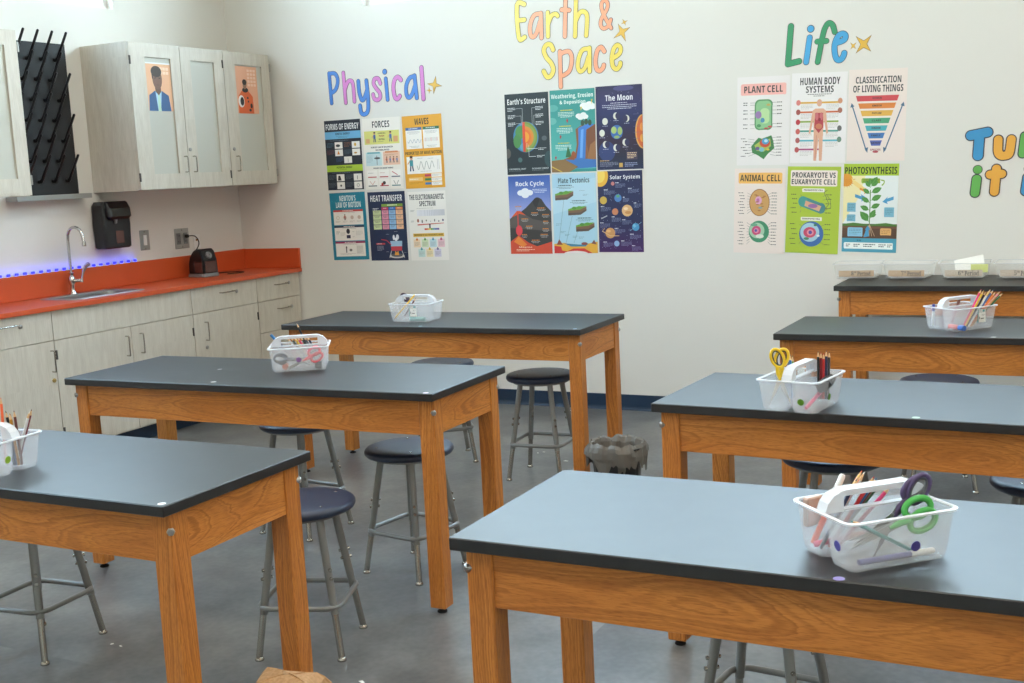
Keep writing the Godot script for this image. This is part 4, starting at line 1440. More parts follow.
func p_plate():
	canvas(166, "a9cfe2")
	G([[0, 30], [100, 10], [100, 60], [0, 84]], "b8d8e8")
	T("Plate Tectonics", 14, 9, 72, 11, "2c3f4e")
	for q in [[8, 24, 44], [38, 56, 44], [50, 92, 44]]:
		B(q[0], q[1], q[2], 1, "38505e", 2, 2.0, true); B(q[0] + 2, q[1] + 4, q[2] - 4, 2, "50707e", 2.6, 1.1, true)
	block(6, 38); block(35, 70); block(52, 104)
	B(62, 36, 18, 1, "6a8a98"); B(70, 44, 12, 2, "6a8a98")
	for q in [[26, 54, 12, 140], [44, 88, 28, 144], [56, 120, 46, 144]]: L([[q[0], q[1]], [q[2], q[3]]], 0.6, "6a8894")
	for q in [[6, 104], [16, 120], [26, 126], [44, 130], [58, 132]]: B(q[0], q[1], 12, 2, "5a7a86", 2.6)
	G([[0, 146], [24, 144], [50, 150], [78, 146], [100, 142], [100, 166], [0, 166]], "e0a83a"); G([[22, 145], [60, 148], [80, 146], [72, 152], [40, 152]], "3a7a98"); G([[0, 150], [16, 152], [18, 160], [30, 162], [44, 156], [70, 156], [88, 166], [0, 166]], "c8302e"); G([[6, 148], [12, 136], [20, 148]], "8a4a3a"); G([[86, 146], [92, 138], [98, 148]], "7a4a44"); E(70, 146, 7, 3, "7a3a3a")
	E(50, 167, 28, 6, "efe6e2")

func p_solar():
	canvas(168, "1c2450")
	for k in 40: R(0, 100 + k * 1.8, 100, 2, Color8(28 + k, 36 - k / 3, 80 + k / 4).to_html(false))
	for k in 90: E(rng.randf() * 97 + 1, rng.randf() * 165 + 1, 0.45, 0.45, "c8cfe8")
	E(6, 10, 18, 22, "e8b03a"); E(4, 8, 13, 16, "f0d060")
	T("Solar System", 28, 9, 67, 11, "f4f4f4")
	for q in [[34, 26, 4, "c87a78"], [12, 60, 8, "c8a84a"], [45, 56, 8, "4a7ab8"], [38, 84, 7, "c8805a"], [65, 82, 12, "dcae78"], [26, 128, 11, "c8905a"], [83, 116, 8, "4a98c8"], [40, 150, 6, "8fb0d8"]]:
		E(q[0], q[1], q[2], q[2], q[3])
	E(62, 78, 5, 3, "efd2a8"); E(67, 86, 7, 3, "c88a50"); E(45, 52, 4, 3, "5aa06a"); E(80, 113, 3, 3, "7ac0dc"); E(22, 124, 5, 3, "e0b070")
	L([[8, 124], [26, 134], [46, 134]], 1.6, "d8b078"); L([[8, 124], [14, 118]], 1.2, "d8b078"); L([[70, 124], [96, 106]], 0.7, "8fc0dc"); L([[6, 98], [20, 92]], 2.4, "a8a8b0")
	for q in [[40, 24, 22], [14, 38, 24], [68, 36, 24], [56, 54, 14], [6, 72, 22], [80, 66, 16], [30, 94, 22], [54, 100, 20], [4, 106, 22], [36, 118, 24], [70, 130, 24], [10, 146, 22], [50, 144, 24], [74, 154, 20]]:
		B(q[0], q[1], q[2] * 0.5, 1, "e8e8f0", 2, 1.8); B(q[0], q[1] + 3, q[2], 4, "9aa4c8", 2.2, 0.9)

func p_plant():
	canvas(163, "e9e5e4")
	RR(7, 13, 86, 21, 3, "efb3ab"); T("PLANT CELL", 13, 17, 74, 13, "38383c")
	RR(34, 42, 34, 56, 9, "5a8f60"); RR(36.5, 44.5, 29, 51, 8, "8cc08c"); RR(44, 58, 18, 28, 8, "b8d8a0"); E(41, 70, 6, 7, "9a7ab0"); E(49, 80, 4, 4.5, "4a8ab0"); E(56, 95, 4, 1.6, "b84a4a"); E(63, 92, 4, 2, "c8565a"); E(42, 90, 4, 3, "4a8a58"); E(60, 52, 4, 2, "c8a860")
	G([[28, 128], [36, 118], [42, 112], [48, 114], [66, 108], [70, 118], [72, 132], [60, 142], [52, 152], [40, 144], [30, 140]], "3f7f4a"); G([[34, 126], [46, 118], [64, 114], [66, 128], [52, 138], [38, 136]], "a8bc58"); E(54, 122, 10, 8, "c8503a"); E(55, 119, 7, 5.5, "4a9ac8"); E(56, 118, 3.4, 3, "b8dcee"); E(40, 132, 4, 3.4, "6a5a90"); E(48, 134, 5, 4, "7ab8c8"); E(60, 134, 3, 2, "d8c24a")
	for k in 7:
		var y: float = [47, 51, 61, 67, 76, 87, 94][k]
		B(12, y, 12, 1, "404040", 2, 1.6); L([[25, y + 0.8], [34, y + 0.8]], 0.5, "707070")
	for k in 6:
		var y: float = [47, 54, 61, 68, 86, 92][k]
		B(76, y, 14, 1, "404040", 2, 1.6); L([[66, y + 0.8], [75, y + 0.8]], 0.5, "707070")
	for k in 7:
		B(8 + (k % 3) * 4, 113 + k * 5.4, 13, 1, "404040", 2, 1.5); L([[22, 114 + k * 5.4], [34, 116 + k * 4.4]], 0.5, "707070")
		B(76, 111 + k * 5.6, 14, 1, "404040", 2, 1.5); L([[64, 113 + k * 5], [75, 112 + k * 5.6]], 0.5, "707070")

func p_human():
	canvas(162, "ece9e9")
	T("HUMAN BODY", 15, 9, 72, 13, "38383c"); T("SYSTEMS", 26, 24, 50, 12, "38383c")
	B(20, 38, 62, 1, "60605e", 2, 1.4, true); B(36, 41, 28, 1, "60605e", 2, 1.4, true)
	for q in [[8, 52, "d8a840"], [8, 69, "c8663a"], [8, 86, "8aa84a"], [8, 103, "4a9a8a"], [8, 120, "5ab0c0"], [8, 136, "a8507a"]]:
		R(16, q[1], 70 if q[1] < 130 else 36, 3.2, q[2])
		B(18, q[1] + 5, 22, 4, "b0acaa", 2.4); 
		if q[1] < 130: B(64, q[1] + 5, 22, 4, "b0acaa", 2.4)
	for q in [[13, 53, "d88078"], [13, 70, "9a4a44"], [13, 88, "b83a44"], [13, 105, "c8605a"], [13, 121, "a85a5a"], [12, 138, "b05050"], [88, 51, "c88a6a"], [88, 68, "a86a5a"], [88, 100, "6a6a6a"], [88, 120, "6a8a7a"]]: E(q[0], q[1], 4, 5, q[2])
	E(51, 54, 4.6, 6.5, "d8a48a")
	G([[44, 64], [58, 64], [63, 68], [68, 108], [65, 110], [60, 84], [59, 106], [58, 158], [53, 158], [51, 116], [48, 158], [43, 158], [42, 106], [41, 84], [36, 110], [33, 108], [39, 68]], "dcaa90")
	G([[44, 72], [58, 72], [59, 98], [51, 108], [43, 98]], "b0404a"); E(47, 78, 3, 7, "c86a70"); E(55, 78, 3, 7, "c86a70"); E(52, 84, 2.4, 3, "8a2a38"); E(51, 96, 6, 5, "c87a5a"); L([[47, 112], [46, 154]], 0.8, "c07a70")

func p_class():
	canvas(160, "ecdfd8")
	T("CLASSIFICATION", 12, 13, 78, 12, "38383c"); T("OF LIVING THINGS", 8, 28, 86, 12, "38383c")
	for k in 7:
		var y: float = 46 + k * 13
		var a: float = 13 + k * 4.4
		var b: float = 87 - k * 4.4
		G([[a, y], [b, y], [b - 3.0, y + 9.5], [a + 3.0, y + 9.5]], ["cc4a50", "d8823e", "dfae50", "4aa078", "4aa8b4", "4478b8", "5a68b0"][k])
		T(["DOMAIN", "KINGDOM", "PHYLUM", "CLASS", "ORDER", "FAMILY", "GENUS"][k], 42, y + 3, 16, 3.4, "3a3034")
	T("SPECIES", 41, 139, 18, 3.6, "8a3040"); E(50, 144, 5, 2, "b8505a")
	L([[7, 62], [34, 142]], 2.2, "4a6a88"); L([[94, 62], [66, 142]], 2.2, "4a6a88")
	G([[4, 66], [6, 58], [11, 64]], "4a6a88"); G([[90, 64], [95, 58], [97, 66]], "4a6a88"); G([[31, 138], [37, 136], [36, 146]], "4a6a88"); G([[63, 136], [69, 138], [64, 146]], "4a6a88")

func callouts(y: float, h: float, n: int, x0: float, x1: float, xa: float, xb: float):
	for k in n:
		var yy := y + h * k / (n - 1)
		B(x0 + (k % 3) * 2, yy, 14, 1, "3c3c3c", 2, 1.5); L([[x0 + 18, yy + 0.8], [xa, lerpf(yy, y + h / 2, 0.25)]], 0.5, "6c6c6c")
		B(x1, yy, 15, 1, "3c3c3c", 2, 1.5); L([[xb, lerpf(yy, y + h / 2, 0.25)], [x1 - 1, yy + 0.8]], 0.5, "6c6c6c")

func p_animal():
	canvas(163, "ecdfd8")
	RR(8, 8, 86, 21, 3, "edb763"); T("ANIMAL CELL", 11, 12, 80, 13, "38322a")
	callouts(46, 40, 8, 8, 74, 34, 66)
	E(50, 65, 20, 26, "8a5a34"); E(50, 65, 18.6, 24.6, "c89a5e"); E(48, 61, 6.5, 8, "d8a0c0"); E(47, 61, 3, 4, "b86aa0"); for k in 10: E(40 + rng.randf() * 20, 48 + rng.randf() * 34, 3.2, 1.1, "a8703e")
	E(52, 75, 4, 2, "7aa0a8")
	callouts(103, 42, 8, 8, 74, 32, 68)
	E(50, 121, 20, 21, "3f8a68"); E(46, 119, 15, 15, "a8ccb0"); E(45, 119, 9, 9, "c84a78"); E(45, 119, 5, 5, "d888a8"); E(44, 119, 2.6, 2.6, "4a4a98"); E(52, 130, 8, 4, "dfe6da"); E(40, 108, 7, 3, "6aa488")

func p_prok():
	canvas(164, "abc23f")
	RR(6, 7, 88, 30, 3, "efe2da"); T("PROKARYOTE VS", 9, 11, 82, 10, "38383a"); T("EUKARYOTE CELL", 8, 24, 84, 10, "38383a")
	RR(29, 41, 42, 7, 1.5, "f0ece2"); T("PROKARYOTIC CELL", 32, 43, 36, 3, "38383a")
	callouts(52, 34, 5, 8, 74, 28, 68)
	G([[24, 62], [32, 56], [70, 70], [72, 82], [64, 88], [30, 76]], "4a8a8c"); E(31, 66, 9, 10, "4a9a94"); E(65, 78, 9, 10, "4a8288"); G([[36, 64], [66, 74], [62, 84], [34, 74]], "d8a888"); E(50, 74, 9, 4, "9a6aa8"); L([[72, 80], [80, 70], [74, 56], [70, 48], [76, 44]], 1.2, "6a7a4a"); L([[72, 82], [84, 76], [82, 62], [76, 54]], 1.2, "7a8a4a")
	RR(28, 95, 40, 7, 1.5, "f0ece2"); T("EUKARYOTIC CELL", 31, 97, 34, 3, "38383a")
	callouts(108, 38, 5, 8, 74, 30, 66)
	E(49, 127, 23, 24, "3a68a8"); E(46, 124, 18, 18, "a8cfe0"); E(46, 124, 12, 10, "c84a68"); E(47, 124, 6.5, 6, "e090a0"); E(47, 124, 3.4, 3.4, "5a4a98"); E(40, 136, 5, 2.6, "4a8a6a"); E(56, 110, 3, 2, "3a7a58"); E(62, 130, 3, 2, "e8eef0")

func leafy(x: float, y: float, dx: float, dy: float):
	var pts := []
	for q in [[0.12, 0.0], [0.3, 0.17], [0.52, 0.24], [0.76, 0.17], [1.0, 0.0], [0.76, -0.17], [0.52, -0.24], [0.3, -0.17]]: pts.append([x + dx * q[0] - dy * q[1], y + dy * q[0] + dx * q[1]])
	L([[x, y], [x + dx * 0.3, y + dy * 0.3]], 0.9, "5a8a44")
	G(pts, "4a8a3e")
	L([[x, y], [x + dx, y + dy]], 0.5, "7ab05a")

func p_photo():
	canvas(164, "e6ecec")
	G([[0, 22], [40, 22], [30, 60], [0, 112]], "f0e4b0")
	R(0, 0, 100, 22, "a5bf33"); T("PHOTOSYNTHESIS", 2, 6, 95, 13, "26361a")
	E(5, 30, 12, 12, "e09a34")
	for k in 7: G([[4, 28], [6 + 17 * cos(k * 0.3), 28 + 17 * sin(k * 0.3)], [6 + 12 * cos(k * 0.3 + 0.15), 28 + 12 * sin(k * 0.3 + 0.15)]], "d88428")
	G([[14, 26], [42, 46], [40, 54], [18, 38]], "f0d688")
	RR(33, 27, 34, 9, 2, "8aa83a"); B(36, 29.4, 28, 2, "3a4a1a", 2.8, 1.2); L([[68, 30], [74, 31], [74, 36], [70, 40]], 2, "8aa83a")
	G([[30, 44], [42, 48], [40, 44], [48, 51], [38, 56], [40, 52], [30, 48]], "e0903a"); G([[22, 56], [34, 60], [32, 56], [42, 62], [34, 70], [34, 66], [22, 62]], "4a9ac8"); G([[92, 60], [80, 64], [82, 60], [72, 70], [82, 74], [80, 70], [92, 66]], "4a9ac8")
	L([[50, 112], [50, 48]], 1.6, "5a8a44")
	for q in [[50, 108, -14, -6], [50, 108, 12, -5], [50, 96, -18, -8], [50, 92, 18, -8], [50, 82, -16, -10], [50, 78, 20, -10], [50, 66, -14, -10], [50, 64, 20, -10], [50, 54, -10, -12], [50, 52, 14, -10], [50, 50, -2, -14], [50, 50, 12, -16], [50, 118, -18, -20], [50, 112, 10, -18]]: leafy(q[0], q[1] - 10, q[2], q[3])
	for q in [[8, 72, 16, 17], [8, 94, 16, 13], [76, 80, 18, 18]]: RR(q[0], q[1], q[2], q[3], 1.5, "7ab4cc"); 
	B(10, 75, 12, 4, "38606e", 3.0); B(10, 97, 12, 3, "38606e", 3.0); B(78, 83, 14, 4, "38606e", 3.0)
	R(0, 111, 100, 27, "5a3e2e"); G([[0, 112], [20, 109], [50, 112], [80, 109], [100, 112], [100, 115], [0, 115]], "4a7a34"); R(0, 116, 100, 4, "6e4c38")
	for k in 5: L([[50, 112], [40 + k * 5, 134]], 0.8, "c8a888")
	RR(10, 118, 28, 17, 2, "8ac0dc"); B(13, 121, 22, 4, "38606e", 3.0); RR(70, 119, 20, 13, 2, "dca868"); B(72, 122, 16, 3, "6a4a24", 3.0); G([[40, 136], [44, 122], [42, 122], [47, 114], [52, 122], [49, 122], [50, 134]], "4a9ac8")
	R(0, 138, 100, 26, "4a9ab4"); B(28, 141, 12, 1, "1e4a5a", 2, 1.6); RR(4, 146, 90, 12, 2, "eef2f0")
	for q in [[8, 8], [22, 12], [40, 22], [68, 14], [84, 8]]: B(q[0], 149, q[1], 2, "3a4a50", 3.4, 1.8)

func build_posters():
	var g := "science posters on the poster wall"
	for p in [
		["FORMS OF ENERGY", p_forms, 1.025, 1.822, 0.322, 0.513, -0.35], ["FORCES", p_forces, 1.368, 1.816, 0.329, 0.514, -0.45], ["WAVES", p_waves, 1.715, 1.812, 0.330, 0.517, 0.25],
		["NEWTON'S LAW OF MOTION", p_newton, 1.029, 1.294, 0.320, 0.503, 0.5], ["HEAT TRANSFER", p_heat, 1.373, 1.287, 0.324, 0.505, 0.0], ["THE ELECTROMAGNETIC SPECTRUM", p_spectrum, 1.719, 1.281, 0.317, 0.498, 0.2],
		["Earth's Structure", p_earth, 2.553, 1.889, 0.331, 0.546, -0.5], ["Weathering, Erosion and Deposition", p_weather, 2.893, 1.890, 0.328, 0.545, -0.8], ["The Moon", p_moon, 3.228, 1.891, 0.326, 0.544, -0.8],
		["Rock Cycle", p_rock, 2.545, 1.338, 0.320, 0.537, -0.45], ["Plate Tectonics", p_plate, 2.882, 1.339, 0.323, 0.539, -0.5], ["Solar System", p_solar, 3.215, 1.342, 0.319, 0.538, -0.7],
		["PLANT CELL", p_plant, 4.185, 1.874, 0.330, 0.541, -1.9], ["HUMAN BODY SYSTEMS", p_human, 4.526, 1.871, 0.335, 0.539, -2.4], ["CLASSIFICATION OF LIVING THINGS", p_class, 4.869, 1.866, 0.336, 0.537, -2.3],
		["ANIMAL CELL", p_animal, 4.150, 1.319, 0.323, 0.529, -2.3], ["PROKARYOTE VS EUKARYOTE CELL", p_prok, 4.484, 1.315, 0.324, 0.531, -3.0], ["PHOTOSYNTHESIS", p_photo, 4.827, 1.317, 0.321, 0.530, -2.3]]:
		p[1].call()
		flat_print("science_poster", "poster titled " + p[0] + " on the back wall", "poster", im, Vector3(p[2], p[3], 0.001), Vector2(p[4], p[5]), 0.0, deg_to_rad(p[6]), g, 0.5)

# ---------------------------------------------------------------- cut-out letters and stars
# strokes of a letter joined into one outline; counters (holes) are kept open by cutting the outline across them
func letter_outline(lines: Array, rad: float) -> Array:
	var zoom := 4000.0
	var r := rad * zoom
	var strokes := []
	for l in lines:
		var big := []
		for p in l: big.append(p * zoom)
		strokes.append(big)
	var solid := []
	var holes := []
	for pts in strokes:
		var mine := []
		var gaps := []
		if pts.size() == 1:
			var c := PackedVector2Array()
			for k in 22: c.append(pts[0] + Vector2(cos(TAU * k / 22), sin(TAU * k / 22)) * r)
			mine.append(c)
		else:
			for q in Geometry2D.offset_polyline(PackedVector2Array(pts), r, Geometry2D.JOIN_ROUND, Geometry2D.END_ROUND):
				if Geometry2D.is_polygon_clockwise(q): gaps.append(q)
				else: mine.append(q)
		var kept := []
		for h in holes: kept += subtract([h], mine)
		for h in gaps: kept += subtract([h], solid)
		holes = kept
		for m in mine:
			var rest := []
			for o in solid:
				var u := Geometry2D.merge_polygons(o, m)
				var outs := []
				for q in u:
					if Geometry2D.is_polygon_clockwise(q): holes.append(q)
					else: outs.append(q)
				if outs.size() == 1: m = outs[0]
				else: rest.append(o)
			rest.append(m)
			solid = rest
	for h in holes:
		var mid := Vector2.ZERO
		for v in h: mid += v
		mid /= h.size()
		var next := []
		for o in solid:
			for sg in [-1.0, 1.0]:
				var half := PackedVector2Array([mid + Vector2(0, -9000), mid + Vector2(sg * 9000, -9000), mid + Vector2(sg * 9000, 9000), mid + Vector2(0, 9000)])
				for piece in Geometry2D.intersect_polygons(o, half): next += Geometry2D.clip_polygons(piece, h)
		solid = next
	var out := []
	for o in solid:
		var q := PackedVector2Array()
		for v in o: q.append(v / zoom)
		out.append(q)
	return out

func subtract(from: Array, what: Array) -> Array:
	for w in what:
		var out := []
		for f in from:
			for q in Geometry2D.clip_polygons(f, w): out.append(q)
		from = out
	return from

func build_letters():
	var paints := {"blue": col(74, 132, 212, 0.35), "pink": col(216, 132, 204, 0.35), "yellow": col(232, 208, 84, 0.3), "peach": col(238, 160, 120, 0.3), "green": col(58, 150, 104, 0.35), "sky": col(72, 164, 216, 0.35), "sky2": col(62, 148, 200, 0.4), "amber": col(228, 166, 66, 0.4), "leaf": col(100, 174, 84, 0.4), "gold": col(226, 182, 74, 0.35)}
	var edge := col(66, 62, 72, 0.5)
	var shades := {"sky": "light blue", "sky2": "blue", "amber": "orange", "leaf": "green"}
	for l in LETTERS:
		var shade: String = shades.get(l[2], l[2])
		var where: String = "of the word " + l[1]
		if l[1] == "&": where = "between the words Earth and Space"
		if l[1] == "in": where = "starting the last word of the heading by the trays"
		if l[1] == "Turn" or l[1] == "it": where = "of the word " + l[1] + " above the paper trays"
		var what: String = "ampersand" if l[0] == "&" else "letter " + l[0]
		var t := thing("wall_letter", "%s cutout %s %s" % [shade, what, where], "letter", Vector3(l[3], l[4], 0.001), 0.0, "cutout letters of the wall headings")
		var r: float = l[5] / 2000.0
		var back := S()
		var face := S()
		var big: bool = l[3] > 5.2
		var lines := []
		for q in l[6]:
			var pts := []
			for p in q: pts.append(Vector2(p[0], p[1]) / 1000.0)
			if pts.size() > 3: pts = smooth(pts, 4)
			lines.append(pts)
		for poly in letter_outline(lines, r + (0.003 if big else 0.0015)): prism(back, poly, 0.0, 0.001)
		for poly in letter_outline(lines, r - (0.003 if big else 0.0015)): prism(face, poly, 0.0002, 0.0018)
		for d in l[7]:
			var c := [[Vector2(d[0][0], d[0][1]) / 1000.0]]
			for poly in letter_outline(c, d[1] / 1000.0 + 0.002): prism(back, poly, 0.0, 0.001)
			for poly in letter_outline(c, d[1] / 1000.0 - 0.002): prism(face, poly, 0.0002, 0.0018)
		var o := obj("outline", back, edge, t)
		o.set_meta("label", "dark outline")
		obj("face", face, paints[l[2]], t)
	for s in STARS:
		var t := thing("wall_star", s[0], "star", Vector3(s[1], s[2], 0.001), 0.0, "gold star cutouts")
		var outer := PackedVector2Array()
		var inner := PackedVector2Array()
		for k in 4:
			var a := Vector2(s[3][k][0], s[3][k][1]) / 1000.0
			var b := Vector2(s[3][(k + 1) % 4][0], s[3][(k + 1) % 4][1]) / 1000.0
			outer.append(a)
			outer.append((a + b) * 0.21)
			inner.append(a * 0.86)
			inner.append((a + b) * 0.18)
		var st := S()
		prism(st, outer, 0.0, 0.001)
		obj("outline", st, col(140, 112, 60, 0.5), t)
		st = S()
		prism(st, inner, 0.001, 0.0018)
		obj("face", st, paints.gold, t)

const LETTERS = [
	["P","Physical","blue",0.978,2.314,29,[[[-36,108],[-31,-108]],[[-30,107],[14,104],[36,70],[32,23],[8,-17],[-31,-36]]],[]],
	["h","Physical","pink",1.110,2.308,29,[[[-41,108],[-36,-108]],[[-38,-18],[-7,40],[26,45],[39,9],[41,-104]]],[]],
	["y","Physical","blue",1.234,2.226,31,[[[-38,120],[-35,41],[-19,-13],[4,-8],[31,46]],[[33,119],[38,-10],[29,-97],[-3,-120],[-30,-105],[-36,-56]]],[]],
	["s","Physical","pink",1.352,2.276,29,[[[34,40],[19,75],[-13,75],[-24,42],[-2,6],[24,-26],[26,-58],[2,-75],[-26,-64],[-34,-34]]],[]],
	["i","Physical","blue",1.435,2.296,29,[[[0,50],[5,-99]]],[[[-5,99],19]]],
	["c","Physical","pink",1.529,2.273,31,[[[34,54],[9,77],[-19,58],[-34,5],[-27,-60],[-6,-77],[17,-58]]],[]],
	["a","Physical","blue",1.645,2.270,30,[[[25,73],[-10,63],[-40,13],[-42,-48],[-23,-71],[5,-49],[33,8]],[[34,78],[42,-78]]],[]],
	["l","Physical","pink",1.741,2.290,32,[[[-1,109],[1,-109]]],[]],
	["E","Earth","yellow",2.547,2.640,33,[[[27,107],[-27,108],[-25,-107],[19,-108]],[[-24,6],[22,6]]],[]],
	["a","Earth","peach",2.652,2.596,31,[[[39,77],[-8,71],[-40,13],[-42,-49],[-22,-68],[5,-44],[33,25]],[[42,79],[39,-79]]],[]],
	["r","Earth","yellow",2.778,2.598,31,[[[-33,77],[-38,-77]],[[-34,2],[-7,53],[25,62],[38,49]]],[]],
	["t","Earth","peach",2.875,2.627,31,[[[4,117],[-12,-117]],[[-27,56],[27,47]]],[]],
	["h","Earth","yellow",2.983,2.621,31,[[[-29,120],[-46,-118]],[[-38,-22],[-4,30],[31,30],[46,-7],[34,-120]]],[]],
	["&","&","peach",3.159,2.621,26,[[[36,-90],[-15,5],[-26,67],[-2,90],[18,66],[10,30],[-30,-26],[-36,-67],[-16,-88],[16,-75],[36,-37]]],[]],
	["S","Space","yellow",2.735,2.361,33,[[[38,70],[21,104],[-10,105],[-31,71],[-14,24],[19,-15],[34,-59],[17,-96],[-14,-105],[-38,-66]]],[]],
	["p","Space","peach",2.862,2.300,31,[[[-40,115],[-44,-115]],[[-37,95],[-15,107],[26,109],[44,76],[39,24],[20,-20],[-22,-43]]],[]],
	["a","Space","yellow",2.993,2.343,31,[[[41,72],[-7,67],[-37,14],[-44,-42],[-26,-70],[7,-46],[33,18]],[[44,75],[38,-75]]],[]],
	["c","Space","peach",3.109,2.341,31,[[[32,47],[11,75],[-17,56],[-32,-3],[-28,-58],[-6,-75],[18,-59],[25,-41]]],[]],
	["e","Space","yellow",3.224,2.343,31,[[[-27,-6],[23,22],[31,59],[9,76],[-16,54],[-31,-1],[-27,-53],[-2,-76],[22,-57],[27,-39]]],[]],
	["L","Life","green",4.379,2.317,36,[[[-12,111],[-34,-111],[34,-100]]],[]],
	["i","Life","sky",4.471,2.305,34,[[[8,46],[-15,-97]]],[[[15,97],21]]],
	["f","Life","green",4.576,2.314,32,[[[52,56],[41,96],[18,111],[-4,86],[-21,31],[-51,-111]],[[-52,9],[3,8]]],[]],
	["e","Life","sky",4.660,2.280,34,[[[-19,26],[20,37],[32,59],[18,75],[-10,66],[-32,19],[-32,-37],[-20,-72],[1,-75],[17,-57],[23,-38]]],[]],
	["T","Turn","sky2",5.439,1.665,58,[[[-45,51],[45,65]],[[1,40],[-6,-65]]],[]],
	["u","Turn","amber",5.575,1.639,52,[[[-34,46],[-35,-18],[-23,-42],[-1,-46],[24,-33],[35,44]]],[]],
	["r","Turn","leaf",5.693,1.651,48,[[[-13,46],[-24,-52]],[[-16,8],[3,52],[24,49]]],[]],
	["i","it","leaf",5.425,1.454,53,[[[2,12],[-7,-66]]],[[[7,66],25]]],
	["t","it","amber",5.530,1.456,53,[[[3,65],[-8,-65]],[[-31,33],[31,35]]],[]],
	["i","in","sky2",5.695,1.451,53,[[[2,13],[-8,-63]]],[[[8,63],25]]],
]
const STARS = [
	["large gold star cutout after the word Physical",1.839,2.272,[[15,62],[65,-14],[-11,-64],[-61,12]]],
	["tiny gold star cutout after the word Physical",1.793,2.237,[[0,24],[24,-4],[-2,-24],[-23,2]]],
	["large gold star cutout between ampersand and the word Space",3.271,2.502,[[-27,53],[57,22],[23,-67],[-64,-38]]],
	["tiny gold star cutout beside the ampersand",3.288,2.559,[[-12,22],[25,10],[9,-22],[-24,-10]]],
	["large gold star cutout after the word Life",4.797,2.283,[[-47,52],[47,51],[43,-47],[-48,-50]]],
	["tiny gold star cutout after the word Life",4.735,2.279,[[-17,21],[20,20],[17,-20],[-16,-19]]],
]

# ---------------------------------------------------------------- caddies and what stands in them
var caddy_parts := []

func tub(st: SurfaceTool, sg: float):
	# outside bottom, outside top, inside top, inside bottom
	var zt := 0.053
	var zb := 0.049
	var o := [[0.108, 0.036, 0.0, zb], [0.112, 0.039, 0.012, zb], [0.121, 0.046, 0.1, zt], [0.1195, 0.0445, 0.1, zt], [0.1105, 0.0375, 0.013, zb], [0.104, 0.032, 0.003, zb]]
	var rings := []
	for q in o: rings.append(ring_at(rrect(q[0], q[1], 0.016, 4), q[2], 0.0, sg * q[3]))
	loft(st, rings, true, true)

func caddy_shapes():
	for sg in [-1.0, 1.0]:
		var st := S()
		tub(st, sg)
		caddy_parts.append(["tub", st.commit(), mats.frosted])
	var st := S()
	loft(st, [ring_at(rrect(0.121, 0.0985, 0.02, 5), 0.096), ring_at(rrect(0.128, 0.1055, 0.024, 5), 0.097), ring_at(rrect(0.1285, 0.106, 0.024, 5), 0.1005), ring_at(rrect(0.121, 0.0985, 0.02, 5), 0.1015), ring_at(rrect(0.119, 0.0965, 0.018, 5), 0.0995), ring_at(rrect(0.121, 0.0985, 0.02, 5), 0.096)])
	box(st, Vector3(0, 0.0985, 0), Vector3(0.238, 0.004, 0.016))
	caddy_parts.append(["rim", st.commit(), mats.frosted_rim])
	# handle: an arched band with skirts and a slot for the hand
	st = S()
	var top := [Vector2(-0.121, 0.098), Vector2(-0.113, 0.118), Vector2(-0.1, 0.132), Vector2(-0.075, 0.141), Vector2(0.075, 0.141), Vector2(0.1, 0.132), Vector2(0.113, 0.118), Vector2(0.121, 0.098)]
	for i in top.size() - 1:
		var a: Vector2 = top[i]
		var b: Vector2 = top[i + 1]
		var n := Vector2(-(b - a).y, (b - a).x).normalized() * 0.003
		if n.y < 0: n = -n
		var pts := PackedVector2Array([a, b, b - n, a - n])
		prism(st, pts, -0.016, 0.016)
	for z in [-0.015, 0.013]:
		prism(st, PackedVector2Array([Vector2(-0.121, 0.098), Vector2(-0.113, 0.118), Vector2(-0.1, 0.132), Vector2(-0.08, 0.1405), Vector2(-0.078, 0.1405), Vector2(-0.078, 0.098)]), z, z + 0.002)
		prism(st, PackedVector2Array([Vector2(0.121, 0.098), Vector2(0.113, 0.118), Vector2(0.1, 0.132), Vector2(0.08, 0.1405), Vector2(0.078, 0.1405), Vector2(0.078, 0.098)]), z, z + 0.002)
		prism(st, PackedVector2Array([Vector2(-0.078, 0.129), Vector2(0.078, 0.129), Vector2(0.078, 0.1405), Vector2(-0.078, 0.1405)]), z, z + 0.002)
	caddy_parts.append(["handle", st.commit(), mats.frosted_rim])

func caddy(label: String, at: Vector2, phi: float, dots: Array) -> Transform3D:
	var t := thing("supply_caddy", label, "caddy", Vector3(at.x, TABLE_H + 0.0005, at.y), deg_to_rad(90.0 - phi), "frosted plastic supply caddies on the tables")
	for p in caddy_parts: share(p[0], p[1], p[2], t)
	for d in dots:
		# [x, y, z, outward x, outward z, material, label]
		var st := S()
		var out := Vector3(d[3], -0.11, d[4]).normalized()
		var b := Basis(out.cross(Vector3.UP).normalized(), out, out.cross(Vector3.UP).normalized().cross(out)).orthonormalized()
		lathe(st, [[0.0105, 0.0], [0.0105, 0.0006], [0.0, 0.0008]], 18, Transform3D(b, Vector3(d[0], d[1], d[2])))
		var o := obj("dot_sticker", st, d[5], t)
		o.set_meta("label", d[6])
	return t.transform

